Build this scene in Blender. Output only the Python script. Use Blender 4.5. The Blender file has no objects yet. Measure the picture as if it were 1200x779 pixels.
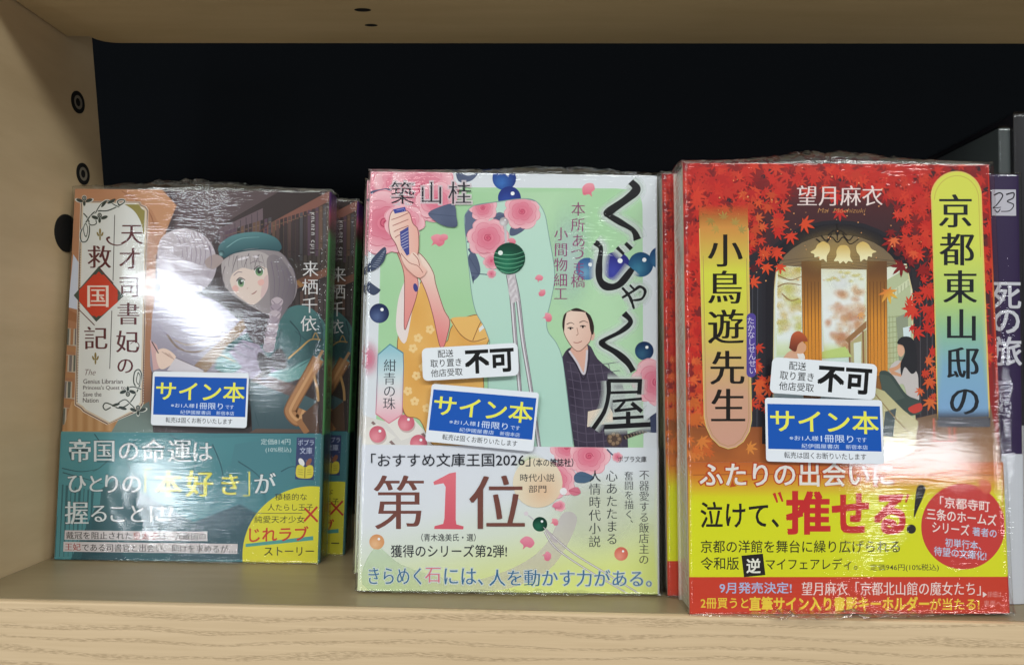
import bpy, bmesh, math, random
from mathutils import Matrix, Vector, noise
from mathutils.geometry import delaunay_2d_cdt

C = bpy.context.scene.collection
S = bpy.context.scene
MM = 0.001
random.seed(7)

# ------------------------------------------------------------------ camera
CAM_POS = (67.86, -248.47, 81.71)               # millimetres; origin = front edge of the shelf
YAW, PITCH, ROLL, FPX = 0.0294, 0.0375, 0.0130, 884.1


def cam_axes():
    cy, sy, cp, sp = math.cos(YAW), math.sin(YAW), math.cos(PITCH), math.sin(PITCH)
    f = Vector((-sy * cp, cy * cp, sp))
    r0 = Vector((cy, sy, 0))
    u0 = r0.cross(f)
    r = r0 * math.cos(ROLL) + u0 * math.sin(ROLL)
    u = r.cross(f)
    return r, u, f


cr, cu, cf = cam_axes()
cd = bpy.data.cameras.new("camera")
cd.sensor_width = 36
cd.lens = FPX / 1200 * 36
cd.clip_start = 0.01
cd.clip_end = 50
cam = bpy.data.objects.new("camera", cd)
C.objects.link(cam)
mw = Matrix((cr, cu, -cf)).transposed().to_4x4()
mw.translation = Vector(CAM_POS) * MM
cam.matrix_world = mw
S.camera = cam

# ------------------------------------------------------------------ world, lamps, exposure
W = bpy.data.worlds.new("World")
S.world = W
W.use_nodes = True
bg = W.node_tree.nodes["Background"]
# dim shop all round: pale floor below, darker aisles at eye level, lit ceiling above
wn, wl = W.node_tree.nodes, W.node_tree.links
wt_ = wn.new('ShaderNodeTexCoord')
ws_ = wn.new('ShaderNodeSeparateXYZ')
wr_ = wn.new('ShaderNodeMapRange')
wr_.inputs['From Min'].default_value = -1
wr_.inputs['From Max'].default_value = 1
wc_ = wn.new('ShaderNodeValToRGB')
el = wc_.color_ramp.elements
el[0].position, el[0].color = 0.0, (.46, .43, .39, 1)
el[1].position, el[1].color = 1.0, (.50, .49, .47, 1)
for pos_, v_ in ((.36, .36), (.46, .12), (.66, .10), (.78, .45)):
    e_ = el.new(pos_)
    e_.color = (v_, v_ * .97, v_ * .93, 1)
wl.new(wt_.outputs['Generated'], ws_.inputs[0])
wl.new(ws_.outputs['Z'], wr_.inputs['Value'])
wl.new(wr_.outputs['Result'], wc_.inputs[0])
wl.new(wc_.outputs[0], bg.inputs[0])
bg.inputs[1].default_value = 1.0


def lamp(name, loc, target, sx, sy, watts, col=(.95, 1.0, .97), roll=0.0):
    ld = bpy.data.lights.new(name, 'AREA')
    ld.shape = 'RECTANGLE'
    ld.size, ld.size_y = sx, sy
    ld.energy = watts
    ld.color = col
    o = bpy.data.objects.new(name, ld)
    C.objects.link(o)
    d = (Vector(target) - Vector(loc)).normalized()
    o.matrix_world = Matrix.Translation(loc) @ d.to_track_quat('-Z', 'Y').to_matrix().to_4x4() @ Matrix.Rotation(roll, 4, 'Z')
    return o


def strip(name, loc, target, along, length, width, radiance, col):
    """a strip light facing the target with its long side along a given direction"""
    n = (Vector(loc) - Vector(target)).normalized()
    x = Vector(along)
    x = (x - n * x.dot(n)).normalized()
    y = n.cross(x)
    ld = bpy.data.lights.new(name, 'AREA')
    ld.shape = 'RECTANGLE'
    ld.size, ld.size_y = length, width
    ld.energy = radiance * math.pi * length * width
    ld.color = col
    o = bpy.data.objects.new(name, ld)
    C.objects.link(o)
    m = Matrix((x, y, n)).transposed().to_4x4()
    m.translation = Vector(loc)
    o.matrix_world = m
    return o


# a bright shop tube mirrored in the film, plus two added low glare lamps
strip("glare_lamp", (-.90, -2.08, .32), (-.066, .055, .108), (1, 0, -.78), .56, .12, 32, (.86, .93, 1))
strip("glare_lamp", (-1.0, -2.0, -.25), (-.08, .055, .02), (0.15, 0, 1), .32, .20, 27, (.90, .95, 1))  # added below eye level only for the glare over the teal band
strip("glare_lamp", (1.38, -2.0, -.06), (.2, .01, .05), (1, 0, 0), .32, .11, 28, (.92, .95, 1))  # added low lamp, placed for the flash low on the maple novel's film
# rows of shop ceiling tubes in front of the bookcase
lamp("ceiling_lamp", (0.25, -1.55, 1.25), (0.06, 0.03, 0.08), 3.0, 0.30, 36)
lamp("ceiling_lamp", (-1.9, -2.3, 2.0), (0.0, 0.05, 0.08), 1.2, 0.30, 24)
lamp("ceiling_lamp", (2.1, -2.3, 2.0), (0.1, 0.05, 0.08), 1.2, 0.30, 24)

S.view_settings.view_transform = 'Standard'
S.view_settings.look = 'None'
S.view_settings.exposure = -0.48
S.view_settings.gamma = 1.0
S.cycles.use_denoising = True
S.cycles.transparent_max_bounces = 40
S.cycles.max_bounces = 10


# ------------------------------------------------------------------ materials
def lin(c):
    return tuple((x / 255 / 12.92) if x / 255 <= .04045 else ((x / 255 + .055) / 1.055) ** 2.4 for x in c[:3])


def new_mat(name):
    m = bpy.data.materials.new(name)
    m.use_nodes = True
    nt = m.node_tree
    return m, nt, nt.nodes, nt.links, nt.nodes["Principled BSDF"]


def plain(name, rgb, rough=.6, metal=0.0, spec=.4):
    m, nt, n, l, b = new_mat(name)
    b.inputs['Base Color'].default_value = (*lin(rgb), 1)
    b.inputs['Roughness'].default_value = rough
    b.inputs['Metallic'].default_value = metal
    b.inputs['Specular IOR Level'].default_value = spec
    tc = n.new('ShaderNodeTexCoord')
    t = n.new('ShaderNodeTexNoise')
    t.inputs['Scale'].default_value = 900
    bp = n.new('ShaderNodeBump')
    bp.inputs['Strength'].default_value = .05
    bp.inputs['Distance'].default_value = .0003
    l.new(tc.outputs['Object'], t.inputs['Vector'])
    l.new(t.outputs[0], bp.inputs['Height'])
    l.new(bp.outputs[0], b.inputs['Normal'])
    return m


def print_mat(name, alpha=False, rough=.35):
    m, nt, n, l, b = new_mat(name)
    a = n.new('ShaderNodeAttribute')
    a.attribute_name = 'Col'
    l.new(a.outputs['Color'], b.inputs['Base Color'])
    b.inputs['Roughness'].default_value = rough
    b.inputs['Specular IOR Level'].default_value = .25
    if alpha:
        l.new(a.outputs['Alpha'], b.inputs['Alpha'])
    return m


M_PRINT = print_mat('printed_paper')
M_SOFT = print_mat('printed_paper_soft', True)
M_STICK = print_mat('sticker_paper', False, .55)


def page_mat():
    m, nt, n, l, b = new_mat('page_edges')
    tc = n.new('ShaderNodeTexCoord')
    mp = n.new('ShaderNodeMapping')
    mp.inputs['Scale'].default_value = (60, 7000, 40)
    t = n.new('ShaderNodeTexNoise')
    t.inputs['Scale'].default_value = 1
    cr_ = n.new('ShaderNodeValToRGB')
    cr_.color_ramp.elements[0].position = .3
    cr_.color_ramp.elements[0].color = (.42, .38, .28, 1)
    cr_.color_ramp.elements[1].position = .6
    cr_.color_ramp.elements[1].color = (.78, .74, .62, 1)
    l.new(tc.outputs['Object'], mp.inputs[0])
    l.new(mp.outputs[0], t.inputs['Vector'])
    l.new(t.outputs[0], cr_.inputs[0])
    l.new(cr_.outputs[0], b.inputs['Base Color'])
    b.inputs['Roughness'].default_value = .8
    return m


M_PAGE = page_mat()


def wood_mat(name, c0, c1, scale, rough=.5, pores=0.0, slope=0.0, bump=.15, band=None):
    """laminate / oak: stretched noise between two browns, optional dark broken pore rows"""
    m, nt, n, l, b = new_mat(name)
    tc = n.new('ShaderNodeTexCoord')
    mp = n.new('ShaderNodeMapping')
    mp.inputs['Scale'].default_value = scale
    mp.inputs['Rotation'].default_value = (0, slope, 0)
    l.new(tc.outputs['Object'], mp.inputs[0])
    t = n.new('ShaderNodeTexNoise')
    t.inputs['Scale'].default_value = 1
    t.inputs['Detail'].default_value = 6
    t.inputs['Roughness'].default_value = .6
    l.new(mp.outputs[0], t.inputs['Vector'])
    ramp = n.new('ShaderNodeValToRGB')
    ramp.color_ramp.elements[0].position = .3
    ramp.color_ramp.elements[0].color = (*lin(c0), 1)
    ramp.color_ramp.elements[1].position = .7
    ramp.color_ramp.elements[1].color = (*lin(c1), 1)
    l.new(t.outputs[0], ramp.inputs[0])
    col = ramp.outputs[0]
    hgt = t.outputs[0]
    if pores:
        w = n.new('ShaderNodeTexWave')
        w.wave_type = 'BANDS'
        w.bands_direction = 'Z'
        w.inputs['Scale'].default_value = 72
        w.inputs['Distortion'].default_value = 9
        w.inputs['Detail'].default_value = 3
        w.inputs['Detail Scale'].default_value = 1.2
        mp2 = n.new('ShaderNodeMapping')
        mp2.inputs['Scale'].default_value = (.11, 1, 1)
        mp2.inputs['Rotation'].default_value = (0, .035, 0)
        l.new(tc.outputs['Object'], mp2.inputs[0])
        l.new(mp2.outputs[0], w.inputs['Vector'])
        t2 = n.new('ShaderNodeTexNoise')
        t2.inputs['Scale'].default_value = 1
        t2.inputs['Detail'].default_value = 4
        mp3 = n.new('ShaderNodeMapping')
        mp3.inputs['Scale'].default_value = (420, 300, 2200)
        l.new(tc.outputs['Object'], mp3.inputs[0])
        l.new(mp3.outputs[0], t2.inputs['Vector'])
        r1 = n.new('ShaderNodeValToRGB')
        r1.color_ramp.elements[0].position = .62
        r1.color_ramp.elements[1].position = .95
        l.new(w.outputs['Fac'], r1.inputs[0])
        r2 = n.new('ShaderNodeValToRGB')
        r2.color_ramp.elements[0].position = .40
        r2.color_ramp.elements[1].position = .62
        l.new(t2.outputs[0], r2.inputs[0])
        mu = n.new('ShaderNodeMath')
        mu.operation = 'MULTIPLY'
        l.new(r1.outputs[0], mu.inputs[0])
        l.new(r2.outputs[0], mu.inputs[1])
        mu2 = n.new('ShaderNodeMath')
        mu2.operation = 'MULTIPLY'
        mu2.inputs[1].default_value = pores
        l.new(mu.outputs[0], mu2.inputs[0])
        mx = n.new('ShaderNodeMixRGB')
        mx.inputs[2].default_value = (*lin((116, 86, 52)), 1)
        l.new(mu2.outputs[0], mx.inputs[0])
        l.new(col, mx.inputs[1])
        col = mx.outputs[0]
        hgt = mu.outputs[0]
    l.new(col, b.inputs['Base Color'])
    b.inputs['Roughness'].default_value = rough
    b.inputs['Specular IOR Level'].default_value = .35
    bp = n.new('ShaderNodeBump')
    bp.inputs['Strength'].default_value = bump
    bp.inputs['Distance'].default_value = .0004
    bp.invert = bool(pores)
    l.new(hgt, bp.inputs['Height'])
    l.new(bp.outputs[0], b.inputs['Normal'])
    return m


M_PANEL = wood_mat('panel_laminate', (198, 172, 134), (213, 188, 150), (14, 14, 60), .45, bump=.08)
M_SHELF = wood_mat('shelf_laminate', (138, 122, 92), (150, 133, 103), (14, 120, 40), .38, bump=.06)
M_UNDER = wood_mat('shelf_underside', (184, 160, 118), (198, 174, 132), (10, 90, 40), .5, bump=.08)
M_OAK = wood_mat('oak_edge', (208, 181, 144), (220, 193, 156), (18, 60, 700), .5, pores=.34, slope=.035, bump=.35)
M_BLACK = plain('black_board', (9, 11, 14), .9, spec=.03)
M_STEEL = plain('insert_steel', (150, 140, 124), .4, .3)
M_DARK = plain('dark_hole', (12, 11, 10), .8)
M_GREY_SPINE = plain('dark_grey_spine', (62, 66, 66), .4)


def film_mat():
    m = bpy.data.materials.new('shrink_film')
    m.use_nodes = True
    nt = m.node_tree
    n, l = nt.nodes, nt.links
    n.clear()
    out = n.new('ShaderNodeOutputMaterial')
    tc = n.new('ShaderNodeTexCoord')
    # broad soft ripples, fine horizontal ticks
    mp = n.new('ShaderNodeMapping')
    mp.inputs['Scale'].default_value = (60, 60, 420)
    t1 = n.new('ShaderNodeTexNoise')
    t1.inputs['Scale'].default_value = 1
    t1.inputs['Detail'].default_value = 3
    t1.inputs['Distortion'].default_value = .8
    l.new(tc.outputs['Object'], mp.inputs[0])
    l.new(mp.outputs[0], t1.inputs['Vector'])
    mp2 = n.new('ShaderNodeMapping')
    mp2.inputs['Scale'].default_value = (120, 300, 1500)
    t2 = n.new('ShaderNodeTexNoise')
    t2.inputs['Scale'].default_value = 1
    t2.inputs['Detail'].default_value = 2
    l.new(tc.outputs['Object'], mp2.inputs[0])
    l.new(mp2.outputs[0], t2.inputs['Vector'])
    at = n.new('ShaderNodeAttribute')
    at.attribute_name = 'Crinkle'
    mul = n.new('ShaderNodeMath')
    mul.operation = 'MULTIPLY'
    l.new(t2.outputs[0], mul.inputs[0])
    l.new(at.outputs['Fac'], mul.inputs[1])
    b1 = n.new('ShaderNodeBump')
    b1.inputs['Strength'].default_value = .022
    b1.inputs['Distance'].default_value = .001
    l.new(t1.outputs[0], b1.inputs['Height'])
    b2 = n.new('ShaderNodeBump')
    b2.inputs['Strength'].default_value = 1.0
    b2.inputs['Distance'].default_value = .0003
    l.new(mul.outputs[0], b2.inputs['Height'])
    l.new(b1.outputs[0], b2.inputs['Normal'])
    lw = n.new('ShaderNodeLayerWeight')
    l.new(b2.outputs[0], lw.inputs['Normal'])
    pw = n.new('ShaderNodeMath')
    pw.operation = 'POWER'
    pw.inputs[1].default_value = 5
    l.new(lw.outputs['Facing'], pw.inputs[0])
    fr = n.new('ShaderNodeMath')                 # both faces of the film: about 7 per cent head-on
    fr.operation = 'MULTIPLY_ADD'
    fr.inputs[1].default_value = .93
    fr.inputs[2].default_value = .06
    l.new(pw.outputs[0], fr.inputs[0])
    ly = n.new('ShaderNodeAttribute')
    ly.attribute_name = 'Layers'
    fa = n.new('ShaderNodeMath')                 # gathered ends: several layers deep
    fa.operation = 'MULTIPLY_ADD'
    fa.inputs[1].default_value = .12
    fa.use_clamp = True
    l.new(ly.outputs['Fac'], fa.inputs[0])
    l.new(fr.outputs[0], fa.inputs[2])
    fr = fa
    gl = n.new('ShaderNodeBsdfGlossy')
    gl.distribution = 'BECKMANN'
    gl.inputs['Roughness'].default_value = .10
    l.new(b2.outputs[0], gl.inputs['Normal'])
    tr = n.new('ShaderNodeBsdfTransparent')
    tr.inputs[0].default_value = (.985, .985, .985, 1)
    mx = n.new('ShaderNodeMixShader')
    l.new(fr.outputs[0], mx.inputs[0])
    l.new(tr.outputs[0], mx.inputs[1])
    l.new(gl.outputs[0], mx.inputs[2])
    l.new(mx.outputs[0], out.inputs[0])
    return m


M_FILM = film_mat()


# ------------------------------------------------------------------ objects
def mesh_obj(name, verts, faces, mats, parent=None, fmat=None, cols=None, smooth=False, scale=MM):
    me = bpy.data.meshes.new(name)
    me.from_pydata([(v[0] * scale, v[1] * scale, v[2] * scale) for v in verts], [], faces)
    for m in (mats if isinstance(mats, (list, tuple)) else [mats]):
        me.materials.append(m)
    if fmat:
        me.polygons.foreach_set('material_index', fmat)
    if cols:
        ca = me.color_attributes.new('Col', 'FLOAT_COLOR', 'POINT')
        flat = [x for c in cols for x in c]
        ca.data.foreach_set('color', flat)
    if smooth:
        me.polygons.foreach_set('use_smooth', [True] * len(me.polygons))
    me.update()
    o = bpy.data.objects.new(name, me)
    C.objects.link(o)
    if parent:
        o.parent = parent
    return o


def bm_obj(name, bm, mat, parent=None, smooth=False):
    bmesh.ops.recalc_face_normals(bm, faces=bm.faces)
    bmesh.ops.scale(bm, vec=(MM, MM, MM), verts=bm.verts)
    me = bpy.data.meshes.new(name)
    bm.to_mesh(me)
    bm.free()
    me.materials.append(mat)
    if smooth:
        me.polygons.foreach_set('use_smooth', [True] * len(me.polygons))
    o = bpy.data.objects.new(name, me)
    C.objects.link(o)
    if parent:
        o.parent = parent
    return o


def prism(outline, z0, z1, bevel=0.0, axis='Z'):
    """outline extruded along an axis; axis X maps (a,b) to (y,z)"""
    bm = bmesh.new()
    mk = (lambda a, b, c: (a, b, c)) if axis == 'Z' else ((lambda a, b, c: (c, a, b)) if axis == 'X' else (lambda a, b, c: (a, c, b)))
    lo = [bm.verts.new(mk(a, b, z0)) for a, b in outline]
    hi = [bm.verts.new(mk(a, b, z1)) for a, b in outline]
    bm.faces.new(lo)
    bm.faces.new(hi[::-1])
    for i in range(len(lo)):
        j = (i + 1) % len(lo)
        bm.faces.new((lo[i], lo[j], hi[j], hi[i]))
    if bevel:
        bmesh.ops.recalc_face_normals(bm, faces=bm.faces)
        bmesh.ops.bevel(bm, geom=bm.edges[:], offset=bevel, segments=2, affect='EDGES', profile=.6)
    return bm


def box(x0, x1, y0, y1, z0, z1, bevel=0.0):
    return prism([(x0, y0), (x1, y0), (x1, y1), (x0, y1)], z0, z1, bevel)


def empty(name, mat_world, label, cat, group=None):
    o = bpy.data.objects.new(name, None)
    o.empty_display_size = .02
    C.objects.link(o)
    o.matrix_world = mat_world
    o['label'] = label
    o['category'] = cat
    if group:
        o['group'] = group
    return o


# ------------------------------------------------------------------ the bookcase
case = empty('bookcase', Matrix.Identity(4), 'pale oak bookcase compartment with black back, holding all the wrapped novels', 'bookcase')
XL, ZU = -126.2, 212.4
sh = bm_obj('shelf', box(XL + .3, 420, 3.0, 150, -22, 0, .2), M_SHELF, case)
bm_obj('edge_strip', box(XL - 30, 420, 0.0, 3.0, -45, -.02, .7), M_OAK, sh)
notch = [(XL + .8, 0), (420, 0), (420, 58)] + [(-107 - 9 * math.sin(a * math.pi / 16), 51.3 + 6.7 * math.cos(a * math.pi / 16)) for a in range(9)] + [(XL + .8, 51.3)]
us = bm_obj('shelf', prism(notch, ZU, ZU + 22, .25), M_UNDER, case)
us['label'] = 'upper board seen from below, with a rounded notch at its left rear corner'
for hx, hy, w in ((2.1, 28.1, 3.2), (2.5, 41.0, 2.6)):
    bm = bmesh.new()
    bmesh.ops.create_circle(bm, cap_ends=True, segments=20, radius=w, matrix=Matrix.Translation((hx, hy, ZU - .03)) @ Matrix.Diagonal((1, .45, 1, 1)))
    bm_obj('screw_hole', bm, M_DARK, us)
pan = bm_obj('side_panel', prism([(0, -50), (95, -50), (82.5, 157.8), (69.8, 219.7), (66, 238), (0, 238)], XL - 20, XL, .3, 'X'), M_PANEL, case)
bk = bm_obj('back_panel', box(-330, 560, 150, 156, -45, 420), M_BLACK, case)


def ring(yc, zc, r0, r1, x0, x1):
    """a washer lying on the side panel"""
    bm = bmesh.new()
    N = 28
    loops = []
    for r, x in ((r1, XL), (r1, x1), (r0, x1), (r0, x0)):
        loops.append([bm.verts.new((x, yc + r * math.cos(k * 2 * math.pi / N), zc + r * math.sin(k * 2 * math.pi / N))) for k in range(N)])
    for a, b in zip(loops, loops[1:]):
        for k in range(N):
            bm.faces.new((a[k], a[(k + 1) % N], b[(k + 1) % N], b[k]))
    return bm


def disc_x(yc, zc, r, x):
    bm = bmesh.new()
    bm.faces.new([bm.verts.new((x, yc + r * math.cos(k * 2 * math.pi / 28), zc + r * math.sin(k * 2 * math.pi / 28))) for k in range(28)])
    return bm


for yc, zc in ((61.1, 188.4), (66.4, 159.2)):
    ins = bm_obj('threaded_insert', ring(yc, zc, 2.9, 4.6, XL + .1, XL + .35), M_DARK, pan)
    bm_obj('threaded_insert', ring(yc, zc, 1.7, 2.95, XL + .12, XL + .3), M_STEEL, pan)
    bm_obj('insert_hole', disc_x(yc, zc, 1.75, XL + .08), M_DARK, pan)
plug = bm_obj('cable_plug', ring(56.5, 132, 5.5, 7.8, XL + .1, XL + .4), M_DARK, pan)
bm_obj('insert_hole', disc_x(56.5, 132, 5.6, XL + .3), M_DARK, pan)


# ------------------------------------------------------------------ printed matter
# A printed sheet is one flat mesh of thin ink shapes a few microns apart.  The designs are
# written down in the measured coordinates of the reference sheet (its four corners = quad)
# and rectified to millimetres on the real cover.
STEP = 0.004


def homography(q, w, h):
    dst = [(-w / 2, h), (w / 2, h), (-w / 2, 0), (w / 2, 0)]
    A = []
    for (x, y), (X, Y) in zip(q, dst):
        A.append([x, y, 1, 0, 0, 0, -X * x, -X * y, X])
        A.append([0, 0, 0, x, y, 1, -Y * x, -Y * y, Y])
    n = 8
    for i in range(n):
        p = max(range(i, n), key=lambda r: abs(A[r][i]))
        A[i], A[p] = A[p], A[i]
        for r in range(n):
            if r != i:
                k = A[r][i] / A[i][i]
                A[r] = [a - k * b for a, b in zip(A[r], A[i])]
    hh = [A[i][8] / A[i][i] for i in range(n)]

    def tf(x, y):
        d = hh[6] * x + hh[7] * y + 1
        return ((hh[0] * x + hh[1] * y + hh[2]) / d, (hh[3] * x + hh[4] * y + hh[5]) / d)
    return tf


def mix(a, b, t):
    t = max(0., min(1., t))
    return tuple(x + (y - x) * t for x, y in zip(a, b))


def stops(t, *st):
    for (t0, c0), (t1, c1) in zip(st, st[1:]):
        if t <= t1:
            return mix(c0, c1, (t - t0) / (t1 - t0) if t1 > t0 else 0)
    return st[-1][1]


def clip_poly(pts, quad):
    cx = sum(p[0] for p in quad) / len(quad)
    cy = sum(p[1] for p in quad) / len(quad)
    out = list(pts)
    for i in range(len(quad)):
        (ax, ay), (bx, by) = quad[i], quad[(i + 1) % len(quad)]
        side = lambda p: (bx - ax) * (p[1] - ay) - (by - ay) * (p[0] - ax)
        sg = 1 if side((cx, cy)) > 0 else -1
        src, out = out, []
        for j in range(len(src)):
            p, q = src[j - 1], src[j]
            sp, sq = side(p) * sg, side(q) * sg
            if (sp >= 0) != (sq >= 0):
                t = sp / (sp - sq)
                out.append((p[0] + (q[0] - p[0]) * t, p[1] + (q[1] - p[1]) * t))
            if sq >= 0:
                out.append(q)
        if len(out) < 3:
            return []
    return out


def spline(pts, n=8, closed=False):
    P = [tuple(p) for p in pts]
    L = len(P)
    out = []
    for i in range(L if closed else L - 1):
        if closed:
            p0, p1, p2, p3 = P[i - 1], P[i], P[(i + 1) % L], P[(i + 2) % L]
        else:
            p0, p1, p2, p3 = P[max(i - 1, 0)], P[i], P[i + 1], P[min(i + 2, L - 1)]
        for k in range(n):
            t = k / n
            out.append(tuple(.5 * (2 * b + (c - a) * t + (2 * a - 5 * b + 4 * c - d) * t * t + (3 * b - a - 3 * c + d) * t ** 3) for a, b, c, d in zip(p0, p1, p2, p3)))
    if not closed:
        out.append(P[-1])
    return out


def ell(cx, cy, rx, ry=None, n=28, ang=0.0):
    ry = ry or rx
    ca, sa = math.cos(ang), math.sin(ang)
    return [(cx + rx * math.cos(t) * ca - ry * math.sin(t) * sa, cy + rx * math.cos(t) * sa + ry * math.sin(t) * ca) for t in (k * 2 * math.pi / n for k in range(n))]


def rrect(x0, y0, x1, y1, r, n=6):
    out = []
    for cx, cy, a in ((x1 - r, y0 + r, -90), (x1 - r, y1 - r, 0), (x0 + r, y1 - r, 90), (x0 + r, y0 + r, 180)):
        for k in range(n + 1):
            t = math.radians(a + 90 * k / n)
            out.append((cx + r * math.cos(t), cy + r * math.sin(t)))
    return out


GLYPH = {}


def glyph(s, off):
    k = (s, off)
    if k not in GLYPH:
        c = bpy.data.curves.new('lettering', 'FONT')
        c.body = s
        c.size = 1
        c.offset = off
        c.resolution_u = 3
        o = bpy.data.objects.new('lettering', c)
        C.objects.link(o)
        m = o.to_mesh()
        GLYPH[k] = ([(v.co.x, v.co.y) for v in m.vertices], [tuple(p.vertices) for p in m.polygons])
        o.to_mesh_clear()
        bpy.data.objects.remove(o)
        bpy.data.curves.remove(c)
    return GLYPH[k]


class Print:
    def __init__(s, tf, y0, clip=None):
        s.tf, s.y0, s.clip = tf, y0, clip
        s.v, s.c, s.f, s.m, s.b = [], [], [], [], []

    def add(s, pts, faces, cols, soft=False):
        if not faces:
            return
        xs, ys = [q[0] for q in pts], [q[1] for q in pts]
        x0, x1, y0, y1 = min(xs), max(xs), min(ys), max(ys)
        k = 1
        for bx0, bx1, by0, by1, bk in s.b:       # one ink layer above whatever it overprints
            if bk >= k and bx0 < x1 and bx1 > x0 and by0 < y1 and by1 > y0:
                k = bk + 1
        s.b.append((x0, x1, y0, y1, k))
        y = s.y0 - k * STEP
        b = len(s.v)
        for p in pts:
            X, Z = s.tf(*p)
            s.v.append((X, y, Z))
        for q in cols:
            s.c.append((*lin(q), q[3] if len(q) > 3 else 1.0))
        for f in faces:
            s.f.append(tuple(b + i for i in f))
            s.m.append(1 if soft else 0)

    def trim(s, pts, faces):
        if not s.clip:
            return faces
        q = s.clip
        cx, cy = sum(p[0] for p in q) / len(q), sum(p[1] for p in q) / len(q)
        sd = []
        for i in range(len(q)):
            (ax, ay), (bx, by) = q[i], q[(i + 1) % len(q)]
            g = 1 if (bx - ax) * (cy - ay) - (by - ay) * (cx - ax) > 0 else -1
            sd.append((ax, ay, (bx - ax) * g, (by - ay) * g))
        ok = [all(dx * (p[1] - ay) - dy * (p[0] - ax) >= 0 for ax, ay, dx, dy in sd) for p in pts]
        return [f for f in faces if all(ok[i] for i in f)]

    def fill(s, pts, col, soft=False, res=None, clip=True):
        if clip and s.clip:
            pts = clip_poly(pts, s.clip)
        if len(pts) < 3:
            return
        vs = [Vector(p) for p in pts]
        n = len(vs)
        if callable(col):
            xs, ys = [p[0] for p in pts], [p[1] for p in pts]
            st = res or max(max(xs) - min(xs), max(ys) - min(ys)) / 14
            y = min(ys) + st / 2
            while y < max(ys):
                x = min(xs) + st / 2
                while x < max(xs):
                    vs.append(Vector((x, y)))
                    x += st
                y += st
        r = delaunay_2d_cdt(vs, [(i, (i + 1) % n) for i in range(n)], [], 1, 1e-5)
        P = [(v.x, v.y) for v in r[0]]
        s.add(P, [tuple(f) for f in r[2]], [col(*p) if callable(col) else col for p in P], soft)

    def glow(s, cx, cy, rx, ry, col, a, p=1.0, n=26):
        pts, cols, fs = [(cx, cy)], [(*col, a)], []
        R = 6
        for k in range(1, R + 1):
            t = k / R
            al = a * (1 - t * t * (3 - 2 * t)) ** p
            pts += ell(cx, cy, rx * t, ry * t, n)
            cols += [(*col, al)] * n
        for i in range(n):
            fs.append((0, 1 + i, 1 + (i + 1) % n))
        for k in range(R - 1):
            for i in range(n):
                a0, a1 = 1 + k * n + i, 1 + k * n + (i + 1) % n
                fs.append((a0, a0 + n, a1 + n, a1))
        s.add(pts, s.trim(pts, fs), cols, True)

    def stroke(s, pts, w, col, w1=None, n=8, smooth=True, closed=False, prof=None, alpha=None):
        P = spline(pts, n, closed) if smooth and len(pts) > 2 else [tuple(p) for p in pts]
        if closed:
            P.append(P[0])
        L = len(P)
        v, f = [], []
        for i, p in enumerate(P):
            a, b = P[max(i - 1, 0)], P[min(i + 1, L - 1)]
            dx, dy = b[0] - a[0], b[1] - a[1]
            d = math.hypot(dx, dy) or 1
            t = i / (L - 1)
            ww = (prof(t) * w if prof else (w + ((w1 if w1 is not None else w) - w) * t)) / 2
            v += [(p[0] - dy / d * ww, p[1] + dx / d * ww), (p[0] + dy / d * ww, p[1] - dx / d * ww)]
        for i in range(L - 1):
            f.append((2 * i, 2 * i + 1, 2 * i + 3, 2 * i + 2))
        s.add(v, s.trim(v, f), [(*col[:3], alpha) if alpha else col] * len(v), bool(alpha))

    def _glyphs(s, txt, place, col, off, minc, soft=False):
        bold = off if (off > .005 and not soft) else 0
        v, f = glyph(txt, 0 if bold else off)
        if not v:
            return
        if bold:
            xs = [(a, b) for a in (-bold, bold) for b in (-bold, bold)]
            if bold > .02:
                xs += [(a * .3, b) for a in (-bold, bold) for b in (-bold * .3, bold * .3)]
        else:
            xs = ((0, 0),) if not minc else ((-minc, 0), (0, 0), (minc, 0))
        for dx, dy in xs:
            pts = [place(x + dx, y + dy) for x, y in v]
            s.add(pts, f, [col(*p) if callable(col) else col for p in pts], soft)

    def th(s, txt, x0, y0, x1, y1, col, off=0.0, minc=0.0, sl=0.0, halo=None, hw=.05, ha=.55, track=None, it=0.0):
        """horizontal line fitted to the box; sl = fall per unit of x, it = italic shear"""
        v, _ = glyph(txt, 0)
        a, b = min(p[0] for p in v), max(p[0] for p in v)
        c, d = min(p[1] for p in v), max(p[1] for p in v)

        def place(x, y):
            X = x0 + (x - a) / (b - a) * (x1 - x0)
            Y = y1 - (y - c) / (d - c) * (y1 - y0)
            X += it * (y1 - Y)
            return (X, Y + sl * (X - x0))
        if halo:
            for k in (1.0, .55):
                s._glyphs(txt, place, (*halo, ha), hw * k, 0, True)
        s._glyphs(txt, place, col, off, minc)

    def tv(s, txt, xt, yt, xb, yb, size, col, off=0.0, minc=0.0, halo=None, hw=.05, ha=.55, sx=1.0):
        """vertical line of full-width characters whose centres run from (xt,yt) to (xb,yb)"""
        n = len(txt)
        for i, ch in enumerate(txt):
            if ch == ' ':
                continue
            t = i / (n - 1) if n > 1 else 0
            cx, cy = xt + (xb - xt) * t, yt + (yb - yt) * t

            def place(x, y, cx=cx, cy=cy, ch=ch):
                x, y = x - .5, y - .38
                if ch in 'ー「」（）…':
                    x, y = y, -x
                elif ch in '、。':
                    x, y = x + .55, y + .55
                return (cx + x * size * sx, cy - y * size)
            if halo:
                for k in (1.0, .55):
                    s._glyphs(ch, place, (*halo, ha), hw * k, 0, True)
            s._glyphs(ch, place, col, off, minc)

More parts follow.
